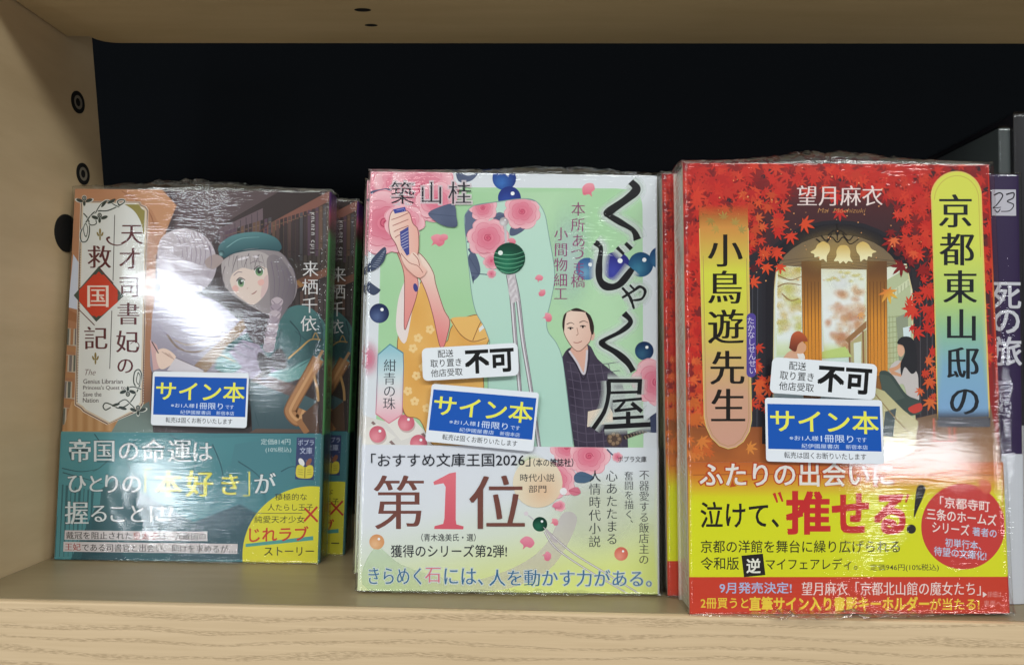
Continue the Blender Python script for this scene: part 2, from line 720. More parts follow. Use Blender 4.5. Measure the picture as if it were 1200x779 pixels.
    # --- small motifs
    def bead(s, cx, cy, r, dark, light, hl=True):
        s.fill(ell(cx, cy, r), lambda x, y: mix(light, dark, math.hypot(x - cx + r * .25, y - cy - r * .35) / r / 1.1), res=r / 3)
        if hl:
            s.fill(ell(cx + r * .28, cy - r * .38, r * .17), (250, 252, 255))

    def petal(s, cx, cy, r, ang, c0=(246, 170, 180), c1=(226, 104, 130)):
        ca, sa = math.cos(ang), math.sin(ang)
        P = spline([(cx + (x * ca - y * sa) * r, cy + (x * sa + y * ca) * r) for x, y in ((-1, .1), (-.5, -.7), (.3, -.75), (.9, -.2), (.6, .5), (0, .55), (-.3, 1.0), (-.4, .5))], 5, True)
        s.fill(P, lambda x, y: mix(c0, c1, ((y - cy) / r + 1) / 2), res=r / 2.5)

    def rose(s, cx, cy, r, seed=0, light=(248, 196, 204), mid=(238, 150, 168), deep=(216, 84, 116)):
        rn = random.Random(seed)
        o = rn.random() * 6
        for ring, (n, rr, pr) in enumerate(((7, .62, .50), (6, .44, .42), (5, .26, .34))):
            for k in range(n):
                a = o + ring * .5 + k * 2 * math.pi / n + rn.uniform(-.15, .15)
                px, py = cx + math.cos(a) * r * rr, cy + math.sin(a) * r * rr
                R = r * pr * rn.uniform(.92, 1.1)
                E = [(px + math.cos(t) * R * (1 + .08 * math.sin(3 * t + k)), py + math.sin(t) * R * (.92 + .08 * math.cos(2 * t + k))) for t in (i * 2 * math.pi / 18 for i in range(18))]
                f = ring * .22
                s.fill(E, lambda x, y, f=f: mix(mix(deep, mid, .35 + .2 * (2 - ring) / 2), light, (math.hypot(x - cx, y - cy) / r - .15 + f * .3) * (1.15 - f * .9)), res=R / 2.6)
                arc = [(px + math.cos(a + q) * R * .97, py + math.sin(a + q) * R * .9) for q in (-1.1, -.55, 0, .55, 1.1)]
                s.stroke(arc, r * .022, mix(deep, mid, .35), prof=lambda t: .4 + 2.2 * t * (1 - t), n=4)
        s.fill(ell(cx, cy, r * .27, r * .24), lambda x, y: mix(deep, mid, math.hypot(x - cx, y - cy) / r / .3), res=r * .09)
        sp = [(cx + math.cos(t * 1.25 + o) * r * (.04 + .024 * t), cy + math.sin(t * 1.25 + o) * r * (.04 + .024 * t) * .9) for t in range(9)]
        s.stroke(sp, r * .035, mix(deep, (150, 40, 70), .35), n=4)

    def leaf(s, pts, col=(92, 104, 134), vein=(66, 76, 104)):
        s.fill(spline(pts, 6, True), lambda x, y: mix(col, vein, .5 + .5 * noise.noise((x * .05, y * .05, 0))), res=6)
        a, b = pts[0], pts[len(pts) // 2]
        s.stroke([a, b], .8, vein)

    def maple(s, cx, cy, r, ang, col, col2=None):
        P = []
        tips = ((-2.3, .5), (-1.5, .78), (-.75, .95), (0, 1.0), (.75, .95), (1.5, .78), (2.3, .5))
        for i, (a, L) in enumerate(tips):
            for da, q in ((-.26, .50), (-.14, .72), (0, 1), (.14, .72), (.26, .50)):
                P.append((a + da, L * q))
            P.append((a + .39, .36) if i < 6 else (math.pi, .2))
        pts = [(cx + math.sin(a + ang) * q * r, cy - math.cos(a + ang) * q * r) for a, q in P]
        c2 = col2 or mix(col, (120, 24, 20), .25)
        s.fill(pts, (lambda x, y: mix(col, c2, .5 + (x - cx) * .4 / r + (y - cy) * .5 / r)) if col2 else col, res=r / 2)

    def build(s, name, parent, mats=None):
        return mesh_obj(name, s.v, s.f, mats or [M_PRINT, M_SOFT], parent, s.m, s.c)


def bilerp(q, w, h, tf):
    (ax, ay), (bx, by), (cx, cy), (dx, dy) = q

    def f(x, y):
        u, v = x / w, y / h
        X = (ax * (1 - u) + bx * u) * (1 - v) + (cx * (1 - u) + dx * u) * v
        Y = (ay * (1 - u) + by * u) * (1 - v) + (cy * (1 - u) + dy * u) * v
        return tf(X, Y)
    return f


# ------------------------------------------------------------------ building a book
BW, BH = 106.0, 150.0


def book_matrix(bx, by, bz, lean, yaw, roll):
    return Matrix.Translation((bx * MM, by * MM, bz * MM)) @ Matrix.Rotation(yaw, 4, 'Z') @ Matrix.Rotation(-lean, 4, 'X') @ Matrix.Rotation(roll, 4, 'Y')


def sleeve(T, z0, z1, yoff, colf, name, parent, steps=24, tk=.35, r=1.3):
    """the folded paper round front, spine (right side) and back; open at the fore-edge"""
    hw = BW / 2
    prof = [(-hw, yoff)]
    prof += [(hw - r, yoff)]
    prof += [(hw - r + r * math.sin(a), yoff + r - r * math.cos(a)) for a in (k * math.pi / 12 for k in range(1, 7))]
    ye = T - yoff
    prof += [(hw, ye - r)] + [(hw - r + r * math.cos(a), ye - r + r * math.sin(a)) for a in (k * math.pi / 12 for k in range(1, 7))]
    prof += [(-hw, ye)]
    inner = []
    for x, y in prof:
        inner.append((min(x, hw - tk), min(max(y, yoff + tk), ye - tk)))
    n = len(prof)
    v, c, f = [], [], []
    for k in range(steps + 1):
        z = z0 + (z1 - z0) * k / steps
        for i, (x, y) in enumerate(prof):
            v.append((x, y, z))
            c.append((*lin(colf((z1 - z) / (z1 - z0), y / T)), 1))
    for k in range(steps):
        for i in range(n - 1):
            a = k * n + i
            f.append((a, a + 1, a + 1 + n, a + n))
    b = len(v)
    for z, zi in ((z0, 0), (z1, steps)):
        for i, (x, y) in enumerate(inner):
            v.append((x, y, z))
            c.append((*lin((238, 234, 222)), 1))
    for i in range(n - 1):
        f.append((i, b + i, b + i + 1, i + 1))
        a = steps * n + i
        f.append((a, a + 1, b + n + i + 1, b + n + i))
        f.append((b + i, b + n + i, b + n + i + 1, b + i + 1))
    f.append((0, steps * n, b + n, b))
    f.append((n - 1, b + n - 1, b + 2 * n - 1, steps * n + n - 1))
    return mesh_obj(name, v, f, M_PRINT, parent, None, c)


def pages(T, parent):
    hw = BW / 2
    bm = box(-hw + .7, hw - 1.0, .5, T - .5, .6, BH - .6)
    return bm_obj('page_block', bm, M_PAGE, parent)


def film(T, parent, seed, top, bot, bulges=(), loose=(), yf=2.0):
    """heat-shrunk film: a closed skin round the book, loose and crumpled at head and foot"""
    hw = BW / 2 + .7
    nu, nz, nt = 120, 132, 18
    N3 = lambda x, y, z: noise.noise((x, y, z + seed * 7.3))

    def front(u, z):
        h = 0.0
        e = min(z, BH - z) / 26
        ed = math.exp(-e * e)
        h += .05 * N3(u * .03, z * .03, 1)
        rid = 1 - abs(N3(u * .05 + .3 * N3(u * .02, z * .02, 5), z * .22, 2))
        h += (.012 + .05 * ed) * rid * rid
        rad = 1 - abs(N3(u * .20 + z * .16, z * .09 - u * .05, 3))
        h += (.05 * rad ** 4) * ed
        for bu, bz, ru, rz, a, hgt in bulges:
            ca, sa = math.cos(a), math.sin(a)
            x, y = (u - bu) * ca + (z - bz) * sa, -(u - bu) * sa + (z - bz) * ca
            h += hgt * math.exp(-(x / ru) ** 2 - (y / rz) ** 2)
        return h

    prof = []
    for j in range(nz + 1):
        prof.append(('f', BH * j / nz))
    for j in range(1, nt + 1):
        prof.append(('t', j / nt))
    for j in range(nz // 6, -1, -1):
        prof.append(('b', BH * j / (nz // 6)))
    for j in range(1, nt):
        prof.append(('o', j / nt))
    n = len(prof)
    v, cr_, lay, f = [], [], [], []
    for i in range(nu + 1):
        t = i / nu
        u = -hw + 2 * hw * t
        edge = min(t, 1 - t) * nu
        rr = max(0., 1 - edge / 2.0)
        for kind, s_ in prof:
            if kind == 'f':
                y, z = -yf - front(u, s_) + 1.3 * rr * rr, s_
            elif kind == 't':
                y = -yf + (T + yf + .8) * s_
                hgt = top(t) * (math.sin(math.pi * min(1, s_ * 1.0)) ** .6) * (1 + .25 * N3(u * .14, s_ * 3, 8) + .22 * N3(u * .5, s_ * 4, 9) + .16 * N3(u * .95, s_ * 7, 10))
                y += 1.2 * N3(u * .25, s_ * 2, 11) * math.sin(math.pi * s_)
                z = BH + .35 + hgt
            elif kind == 'b':
                y, z = T + .8, s_
            else:
                y = T + .8 - (T + yf + .8) * s_
                fb = bot(t) * (.75 + .5 * abs(N3(u * .22, 2, 13)))
                k = max(0., (s_ - .55) / .45)
                y -= fb * math.sin(math.pi * .5 * k) * (1.0 if s_ < 1 else 0)
                z = -.12 + .30 * fb * math.sin(math.pi * min(1, k * 1.0)) * (.25 + 1.5 * abs(N3(u * .33, s_ * 4, 15)) + .5 * abs(N3(u * .9, s_ * 9, 16)))
                y += .8 * N3(u * .4, s_ * 5, 17) * k
            if kind == 'b' or kind == 'o':
                pass
            v.append((u, y, z))
            lay.append(1.0 if kind in 'to' and 0 < s_ < 1 else 0.0)
            c = max(0., 1 - min(t, 1 - t) / .05) ** 1.5 * .9
            zz = z / BH
            c += .5 * max(0, 1 - zz / .05) + .35 * max(0, 1 - (1 - zz) / .06)
            for qu, qz, qr, qv in loose:
                c += qv * math.exp(-((u - qu) ** 2 + (z - qz) ** 2) / qr ** 2)
            cr_.append(min(1.3, c + (.5 if kind == 't' else 1.0 if kind == 'o' else 0)))
    for i in range(nu):
        for k in range(n):
            k2 = (k + 1) % n
            a, b = i * n + k, i * n + k2
            f.append((a, b, b + n, a + n))
    for i, flip in ((0, False), (nu, True)):
        o = i * n
        cx = len(v)
        # side skins pulled straight from front to back
        ring = [o + k for k in range(n)]
        f.append(tuple(ring if flip else ring[::-1]))
    me = bpy.data.meshes.new('shrink_wrap')
    me.from_pydata([(a * MM, b * MM, c * MM) for a, b, c in v], [], f)
    me.materials.append(M_FILM)
    at = me.attributes.new('Crinkle', 'FLOAT', 'POINT')
    at.data.foreach_set('value', cr_)
    at = me.attributes.new('Layers', 'FLOAT', 'POINT')
    at.data.foreach_set('value', lay)
    me.polygons.foreach_set('use_smooth', [len(p.vertices) == 4 for p in me.polygons])
    bm = bmesh.new()
    bm.from_mesh(me)
    bmesh.ops.recalc_face_normals(bm, faces=bm.faces)
    bm.to_mesh(me)
    bm.free()
    o = bpy.data.objects.new('shrink_wrap', me)
    C.objects.link(o)
    o.parent = parent
    return o


def copy_thing(src, mat_world, label, skip=()):
    r = src.copy()
    C.objects.link(r)
    r.matrix_world = mat_world
    r['label'] = label
    for ch in list(src.children):
        if ch.name.split('.')[0] in skip:
            continue
        c = ch.copy()
        C.objects.link(c)
        c.parent = r
        for g in ch.children:
            d = g.copy()
            C.objects.link(d)
            d.parent = c
    return r


YS = -2.22                                       # stickers sit on the film


def refuse_sticker(q, tf, parent):
    """small white sticker: no delivery, no holding, no pick-up elsewhere"""
    p = Print(bilerp(q, 112, 38, tf), YS)
    p.fill(rrect(0, 0, 112, 38, 6), (228, 232, 238), clip=False)
    k = (24, 24, 28)
    p.th('配送', 18.5, 3.2, 36.5, 12, k, .004)
    p.th('取り置き', 9.5, 14.2, 45.5, 23, k, .004)
    p.th('他店受取', 9.5, 25.3, 46.5, 34, k, .004)
    p.th('不可', 50.5, 6.5, 106, 32, (10, 10, 12), .034)
    o = p.build('notice_sticker', parent, [M_STICK, M_SOFT])
    o['label'] = 'small white sticker with black lettering'


def signed_sticker(q, tf, parent):
    """blue and white sticker: signed copy"""
    p = Print(bilerp(q, 124, 68, tf), YS - .12)
    p.fill(rrect(0, 0, 124, 68, 3.5), (228, 232, 240), clip=False)
    p.fill([(2.5, 6.5), (121.5, 6.5), (121.5, 54.5), (2.5, 54.5)], (16, 84, 178), clip=False)
    p.th('サイン本', 5.5, 12.5, 119, 36, (236, 232, 84), .012)
    w = (206, 220, 242)
    p.th('※お1人様', 25, 39.6, 55.5, 44.8, w, .004)
    p.th('1冊限り', 58, 38.2, 92, 46, w, .006)
    p.th('です', 95.5, 40.2, 106, 45, w, .004)
    p.th('紀伊國屋書店', 37.5, 48, 77, 52.8, w, .002)
    p.th('新宿本店', 84, 48, 107, 52.8, w, .002)
    p.th('転売は固くお断りいたします', 19, 57.2, 105, 64, (40, 42, 50), .004)
    o = p.build('signed_copy_sticker', parent, [M_STICK, M_SOFT])
    o['label'] = 'blue and white sticker with large yellow lettering'


# ------------------------------------------------------------------ left pair: the teal-banded novel
def novel_teal():
    T = 12.0
    root = empty('wrapped_book', book_matrix(-69.577, 52.361, .522, .0311, .0194, -.0005),
                 'front teal-banded light novel with a blue sticker, leftmost beside the side panel', 'book',
                 'copies of the teal-banded novel')
    Q = [(88.2, 221.3), (387.5, 224.4), (65.2, 653.6), (374.6, 658.3)]
    tf = homography(Q, BW, BH)
    pages(T, root)
    GREEN, PURP, ROSE = (116, 190, 124), (104, 62, 128), (206, 100, 128)

    def colf(t, d):
        if d < .02:
            return (72, 56, 52)
        if d > .97:
            return (200, 190, 180)
        return stops(t, (0, PURP), (.045, PURP), (.055, ROSE), (.1, (120, 84, 84)), (.125, GREEN), (1, GREEN))
    sleeve(T, 0, BH, 0, colf, 'cover', root, 60)
    # spine lettering
    sp = Print(lambda x, y: (x, y), 0)
    cov = None

    A = [(88.2, 221.3), (386.2, 224.4), (373.2, 658.3), (65.2, 653.6)]
    p = Print(tf, -.02, A)
    p.fill(A, lambda x, y: mix((72, 60, 62), (54, 42, 40), (x - 200) / 190 + .2 * noise.noise((x * .03, y * .02, 0))), res=14)
    # library behind: receding shelves and rows of book backs
    p.fill([(205, 222), (330, 223), (262, 262), (240, 300), (205, 290)], (92, 76, 78))
    p.fill([(258, 300), (257, 268), (308, 244), (309, 290)], (110, 92, 98))
    for k in range(7):
        x = 262 + k * 6.6
        p.stroke([(x, 268 - k * 3.3), (x + 1, 298)], 1.0, (84, 70, 76))
    p.fill([(318, 262), (386, 235), (386, 330), (330, 330)], (74, 60, 54))
    for k in range(11):
        x = 330 + k * 5.2
        p.stroke([(x, 262 - k * 2), (x - 1, 322 - k)], .9, (56, 46, 42))
        p.fill([(x + .8, 266 - k * 2), (x + 4, 265 - k * 2), (x + 3.4, 318 - k), (x + .2, 318 - k)], mix((90, 76, 66), (70, 62, 58), (k * 7 % 5) / 4))
    p.fill([(304, 272), (316, 262), (386, 224), (387, 235), (330, 266), (312, 277)], (134, 88, 76))
    p.stroke([(306, 273), (386, 231)], 1.2, (164, 116, 98))
    p.fill([(335, 333), (385, 313), (385, 322), (338, 343)], (122, 80, 62))
    p.fill([(345, 330), (350, 328), (380, 356), (378, 362)], (172, 124, 72))
    # warm beams at the left edge
    p.fill([(88, 221), (190, 222), (207, 241), (183, 300), (178, 420), (176, 507), (72, 507)], lambda x, y: mix((192, 136, 100), (168, 118, 86), (y - 221) / 200), res=14)
    p.fill([(150, 222), (188, 222), (206, 241), (192, 270), (186, 262), (178, 246)], (200, 146, 108))
    p.stroke([(140, 222), (172, 245), (182, 268)], 1.0, (150, 96, 66))
    p.fill([(86, 298), (98, 316), (96, 364), (80, 360)], (206, 212, 228))
    p.fill([(80, 362), (98, 372), (96, 380), (79, 374)], (158, 104, 70))
    for k in range(4):
        y = 384 + k * 31
        p.fill([(78 - k * 1.6, y), (94, y + 2), (93, y + 22), (77 - k * 1.6, y + 20)], (190, 178, 160))
        for j in range(3):
            p.fill([(78 - k * 1.6 + j * 5, y + 1), (81.5 - k * 1.6 + j * 5, y + 1), (80.5 - k * 1.6 + j * 5, y + 20), (77.5 - k * 1.6 + j * 5, y + 20)], ((96, 100, 92), (170, 120, 84), (120, 110, 110))[(k + j) % 3])
        p.fill([(76 - k * 1.6, y + 21), (94, y + 23), (94, y + 29), (75 - k * 1.6, y + 27)], (176, 126, 86))
    p.fill([(84, 470), (170, 470), (172, 507), (73, 507)], lambda x, y: mix((176, 128, 84), (202, 158, 112), .5 + .5 * math.sin(x * .55)), res=3)
    p.fill([(140, 490), (175, 470), (180, 507), (130, 507)], (120, 138, 132))

    rb = random.Random(5)
    for k in range(26):
        x = 264 + k * 4.6
        t0 = 268 - k * 1.4 if x < 316 else 258 - (x - 316) * .32
        hgt = 24 + rb.uniform(-3, 3) if x < 316 else 56 + rb.uniform(-5, 4)
        p.fill([(x, t0 + 3), (x + 3.6, t0 + 2), (x + 3.4, t0 + hgt), (x - .2, t0 + hgt)], rb.choice([(96, 74, 70), (70, 56, 58), (84, 80, 84), (110, 84, 70), (60, 50, 50), (92, 70, 84)]))
        p.stroke([(x + .4, t0 + 8), (x + 3.2, t0 + 7.6)], .7, (136, 110, 84))
        p.stroke([(x + .4, t0 + hgt - 7), (x + 3.2, t0 + hgt - 7.4)], .7, (50, 42, 42))
    p.fill([(338, 343), (386, 322), (386, 372), (350, 366)], (48, 38, 36))
    for k in range(7):
        x = 346 + k * 5.6
        p.fill([(x, 344 - k * 2.2), (x + 4, 342 - k * 2.2), (x + 4.4, 366), (x + .6, 366)], rb.choice([(88, 64, 56), (66, 54, 52), (100, 82, 68)]))
    p.stroke([(304, 272), (316, 262), (386, 224)], 1.4, (92, 58, 50), smooth=False)
    p.glow(330, 310, 70, 60, (30, 24, 26), .35)
    p.glow(190, 470, 60, 40, (70, 50, 44), .3)
    # pale-haired reader seen from behind
    lav, lav2 = (184, 178, 188), (142, 134, 148)
    p.fill(spline([(184, 300), (190, 278), (212, 268), (236, 274), (250, 290), (254, 312), (246, 332), (226, 345), (200, 344), (186, 330)], 6, True), lambda x, y: mix((204, 194, 200), (164, 152, 166), (y - 268) / 90), res=8)
    for k in range(7):
        p.stroke([(206 + k * 5, 270 + abs(k - 3)), (214 + k * 5.4, 295), (210 + k * 5, 326)], 1.1, (138, 124, 140), .3)
    p.fill(spline([(240, 306), (252, 298), (262, 304), (256, 312), (246, 316)], 4, True), (170, 152, 150))
    p.stroke([(188, 290), (196, 312), (192, 334)], 1.1, (138, 124, 140), .3)
    p.stroke([(246, 288), (248, 310), (238, 336)], 1.1, (138, 124, 140), .3)
    p.fill(spline([(182, 350), (196, 338), (228, 344), (252, 352), (276, 372), (296, 396), (274, 418), (250, 438), (214, 440), (180, 438), (177, 400)], 6, True), lambda x, y: mix((194, 188, 206), lav2, (y - 340) / 105), res=9)
    for a in ([(200, 352), (212, 380), (206, 410)], [(226, 350), (244, 382), (250, 412)], [(184, 380), (204, 396), (232, 392)], [(180, 410), (200, 412), (214, 404)]):
        p.stroke(a, 1.2, (140, 128, 158), .3)
    p.stroke([(196, 392), (210, 408), (232, 412), (252, 400), (268, 376)], 2.6, (138, 118, 104), 1.6)
    p.stroke([(204, 398), (220, 404), (240, 398), (256, 378)], 1.4, (170, 150, 130))
    p.fill([(226, 430), (286, 372), (292, 380), (240, 438)], (146, 116, 84))
    p.fill([(176, 398), (184, 404), (192, 430), (180, 434)], (212, 170, 168))
    p.fill(spline([(183, 414), (191, 408), (201, 412), (207, 420), (200, 428), (188, 432)], 5, True), (236, 208, 192))
    for k in range(3):
        p.stroke([(190 + k * 4, 412 + k), (199 + k * 3, 418 + k * 2)], .7, (176, 136, 122))
    p.fill([(206, 419), (240, 434), (232, 440), (196, 434)], (214, 206, 212))
    p.stroke([(206, 419), (240, 434)], .9, (120, 108, 118))
    p.stroke([(178, 400), (186, 414)], 1.2, (70, 60, 66))

    # girl in a beret at the reading desk
    coat, coat2 = (72, 116, 116), (48, 86, 90)
    p.fill(spline([(320, 372), (346, 358), (366, 362), (382, 382), (382, 408), (372, 424), (352, 436), (326, 446), (296, 446), (262, 434), (256, 422), (270, 402), (300, 384)], 6, True), lambda x, y: mix(coat, coat2, (y - 360) / 80 + .2 * noise.noise((x * .06, y * .06, 4))), res=8)
    p.fill(spline([(286, 360), (310, 356), (326, 366), (318, 396), (300, 404), (288, 384)], 5, True), (70, 58, 62))
    p.fill([(256, 424), (284, 398), (304, 404), (320, 430), (340, 446), (330, 452), (262, 436)], (150, 136, 160))
    p.fill([(254, 420), (268, 412), (284, 430), (270, 440), (252, 432)], (86, 138, 136))
    p.stroke([(258, 415), (276, 424)], 1.2, (200, 170, 120))
    p.fill(spline([(312, 440), (340, 430), (372, 418), (378, 428), (350, 444), (318, 450)], 5, True), (94, 146, 142))
    for a in ([(330, 436), (346, 428)], [(350, 430), (366, 420)], [(346, 388), (360, 400), (364, 414)], [(372, 376), (366, 392)]):
        p.stroke(a + [a[-1]], 1.0, (44, 82, 88))
    p.stroke([(338, 420), (352, 408), (364, 398), (376, 398)], 1.6, (206, 168, 96))
    p.stroke([(366, 398), (370, 390), (374, 398)], 1.2, (206, 168, 96))
    p.fill([(262, 438), (330, 450), (372, 470), (372, 507), (296, 507), (292, 450)], lambda x, y: mix((76, 102, 106), (58, 80, 88), (y - 438) / 70), res=10)
    for k in range(5):
        p.stroke([(296 + k * 10, 455 + k * 3), (300 + k * 11, 480), (298 + k * 12, 506)], 1.0, (58, 84, 92))
    p.fill([(294, 446), (306, 436), (352, 454), (346, 466)], (92, 64, 56))
    p.fill([(292, 507), (300, 502), (372, 503), (372, 507)], (96, 76, 66))
    # chair arm
    for w, c in ((15, (128, 86, 54)), (12, (178, 126, 82)), (3.2, (206, 156, 108))):
        p.stroke([(382, 404), (362, 440), (343, 474), (341, 484), (350, 492), (356, 480)], w, c)
    p.fill([(354, 486), (372, 470), (374, 507), (356, 507)], (92, 66, 52))
    p.stroke([(350, 492), (360, 507)], 7, (160, 110, 70))
    p.stroke([(368, 440), (372, 456), (373, 470)], 3, (188, 146, 92))
    for a in ([(300, 452), (296, 470), (304, 500)], [(340, 376), (352, 392), (350, 410)], [(330, 386), (326, 400), (334, 416)], [(374, 372), (378, 392), (372, 408)], [(268, 404), (280, 414), (296, 420)], [(276, 396), (290, 406), (300, 410)]):
        p.stroke(a, 1.8, (38, 70, 76), .3)
    p.glow(372, 400, 22, 40, (20, 44, 50), .35)
    # hair, face, beret
    hair, hair2, hair3 = (182, 172, 172), (140, 130, 134), (106, 96, 104)
    p.fill(spline([(263, 304), (290, 292), (322, 293), (338, 306), (348, 330), (346, 348), (336, 362), (326, 372), (308, 366), (276, 348), (264, 334), (260, 318)], 6, True), lambda x, y: mix(hair, hair2, (x - 262) / 85 + .15), res=7)
    p.fill(spline([(269, 312), (296, 300), (313, 306), (314, 332), (308, 348), (297, 357), (286, 352), (275, 343), (270, 331)], 6, True), (226, 206, 196))
    p.fill(spline([(308, 330), (314, 322), (314, 338), (306, 350)], 4, True), (216, 186, 184))
    p.fill(spline([(264, 320), (266, 304), (288, 294), (308, 296), (318, 304), (318, 316), (306, 312), (296, 316), (284, 314), (272, 322), (268, 336), (264, 336)], 5, True), hair)
    for a in ([(278, 300), (274, 312), (272, 320)], [(292, 297), (288, 308), (286, 314)], [(304, 298), (300, 308), (298, 315)]):
        p.stroke(a, 1.0, hair3, .4)
    p.fill(ell(285, 303, 7, 1.5, ang=-.25), (228, 220, 226))
    p.fill(ell(300, 301, 4, 1.2, ang=.1), (228, 220, 226))
    p.fill(spline([(313, 304), (326, 300), (342, 322), (346, 344), (334, 366), (322, 382), (317, 362), (316, 334)], 6, True), lambda x, y: mix(hair2, hair3, (x - 312) / 34), res=6)
    for k in range(4):
        p.stroke([(318 + k * 6, 306 + k * 3), (322 + k * 6, 332), (320 + k * 4, 358)], .9, (110, 96, 114), .3)
    for ex, ey, rx, ry in ((282.5, 331, 3.6, 5.0), (304, 318, 4.6, 5.2)):
        p.fill(ell(ex, ey, rx + .8, ry + .4, ang=-.2), (242, 238, 236))
        p.fill(ell(ex, ey + .4, rx, ry, ang=-.2), lambda x, y, ey=ey: mix((54, 84, 66), (140, 176, 126), (y - ey + 4) / 9), res=1.6)
        p.fill(ell(ex, ey, rx * .45, ry * .5), (34, 48, 42))
        p.fill(ell(ex + 1.2, ey - 1.8, 1.1), (250, 250, 250))
        p.stroke([(ex - rx - 1.6, ey - ry * .3), (ex - 1, ey - ry - .6), (ex + rx + 1.4, ey - ry * .55)], 1.5, (70, 54, 62), .8)
    p.stroke([(274, 323), (279, 319), (284, 319)], .8, (128, 110, 122))
    p.stroke([(293, 309), (300, 306), (308, 308)], .8, (128, 110, 122))
    p.stroke([(295, 344.5), (297.5, 343.8), (301, 341)], 1.0, (150, 80, 80))
    p.stroke([(291, 337), (289.6, 338.5)], .7, (190, 150, 140))
    bl = spline([(256, 294), (260, 284), (276, 275), (302, 272), (322, 278), (330, 288), (326, 294), (302, 291), (276, 295), (264, 302)], 6, True)
    p.fill(bl, lambda x, y: mix((92, 136, 140), (48, 86, 94), (y - 272) / 26 + (x - 290) / 160), res=5)
    p.stroke([(262, 302), (276, 296), (304, 292), (328, 294)], 1.6, (46, 84, 92))
    p.stroke([(266, 290), (282, 280), (304, 278)], .8, (140, 182, 184), .3)
    p.bead(260, 297, 3.4, (44, 78, 84), (150, 186, 186), False)
    for k in range(9):
        p.stroke([(270 + k * 4.6, 300 - abs(k - 4) * .4), (268 + k * 5.2, 309), (269 + k * 5.2, 313 + (k % 3) * 2)], .6, (120, 110, 116), .2)
    p.fill(spline([(272, 338), (276, 334), (280, 338), (277, 342)], 4, True), (230, 180, 172))
    p.fill(spline([(302, 330), (308, 327), (310, 332), (305, 335)], 4, True), (230, 180, 172))
    p.stroke([(264, 312), (261, 326), (266, 344)], 1.0, (112, 102, 108), .3)
    p.stroke([(334, 300), (346, 322), (344, 350), (334, 368)], 1.2, (96, 86, 94), .3)
    # braid and bow
    for k in range(8):
        x, y = 325 - k * 1.4, 352 + k * 7.6
        p.fill(spline([(x - 7, y), (x, y - 4), (x + 7, y), (x + 4, y + 7), (x - 4, y + 7)], 4, True), mix((190, 174, 182), (164, 148, 160), k % 2))
        p.stroke([(x - 6, y), (x, y + 5), (x + 6, y)], .8, (120, 106, 120))
    for P in ([(316, 420), (304, 412), (302, 424), (308, 436), (318, 430)], [(316, 420), (328, 408), (336, 420), (334, 432), (320, 430)], [(314, 426), (306, 444), (312, 446), (319, 430)]):
        p.fill(spline(P, 4, True), (62, 52, 54))
    p.bead(317, 424, 4, (44, 36, 40), (92, 80, 80), False)
    # author, written downwards
    w = (226, 222, 222)
    for i, ch in enumerate('kurusu chii'):
        if ch != ' ':
            g, fc = glyph(ch, -.004)
            cy = 251 + i * 4.65
            p.add([(366.5 - (y - .25) * 8, cy + (x - .3) * 8) for x, y in g], fc, [w] * len(g))
    for ch, x, y in (('来', 364, 315), ('栖', 363.6, 336), ('千', 363, 357.5), ('依', 361.8, 379)):
        p.tv(ch, x, y, x, y, 20, w, -.008, .01)

    # title plate
    maroon = (92, 40, 42)
    plate = [(96, 237), (163, 237.5), (164.5, 241), (169.5, 243), (172.5, 247), (170, 330), (168.5, 400), (166.5, 472), (163, 478), (157, 482), (127, 496), (99, 481), (95.5, 477), (89, 473), (91, 400), (94, 300)]
    p.fill([(x + (1.6 if x > 130 else -1.6), y + (1.6 if y > 360 else -1.2)) for x, y in plate], (226, 214, 196))
    p.fill([(x + (.9 if x > 130 else -.9), y + (.9 if y > 360 else -.7)) for x, y in plate], maroon)
    p.fill(plate, (214, 196, 172))
    p.fill([(x + (-2 if x > 130 else 1.8), y + (-1.6 if y > 360 else 1)) for x, y in plate], (226, 226, 222))
    p.fill([(146, 239.5), (163, 239.5), (165.5, 244), (170, 247), (169, 276)] + spline([(168.6, 276), (165, 260), (157, 247), (146, 239.5)], 5), (150, 138, 72))
    for k in range(60):
        y = 292 + k * 3
        xl = 93.6 - (y - 292) * .02
        p.fill([(xl, y), (xl + 1.1, y), (xl + 1.1, y + 1.5), (xl, y + 1.5)], (96, 70, 66))
        xr = 170.4 - (y - 292) * .015
        p.fill([(xr, y), (xr + 1.1, y), (xr + 1.1, y + 1.5), (xr, y + 1.5)], (96, 70, 66))
    p.stroke([(134.6, 252), (132.6, 329)], .9, (70, 62, 62))
    p.stroke([(131.2, 364), (128.8, 432)], .9, (70, 62, 62))
    ti = (92, 34, 38)
    for ch, x, y, s_ in (('天', 154.5, 274, 27), ('才', 152.6, 303, 27), ('司', 151.6, 335.5, 27), ('書', 150.6, 367.5, 28), ('妃', 149.5, 400, 28), ('の', 147, 428, 22), ('救', 116.6, 301, 29), ('記', 112.5, 396, 29)):
        p.tv(ch, x, y, x, y, s_, ti, -.006, .02)
    p.stroke([(144, 286), (137, 287.5), (129, 285), (125.5, 280), (129, 278)], 1.8, ti, prof=lambda t: .5 + t)
    p.stroke([(150, 410), (160, 412), (163, 404), (158, 400), (153, 403)], 1.4, ti, .6)
    p.fill([(116, 343 - 31), (145, 347), (113, 377), (86.5, 346)], (62, 78, 70))
    p.fill([(110, 322), (122, 322), (138, 340), (138, 354), (119, 370), (108, 370), (93, 353), (93, 340)], (206, 62, 40))
    p.fill([(116, 318), (139, 346), (113, 372), (92.5, 346)], (206, 62, 40))
    p.tv('国', 115, 346.5, 115, 346.5, 29, (240, 222, 208), -.004, .02)
    p.stroke([(117, 315), (133, 332)], 1.1, ti)
    p.stroke([(92, 362), (111, 381)], 1.1, ti)
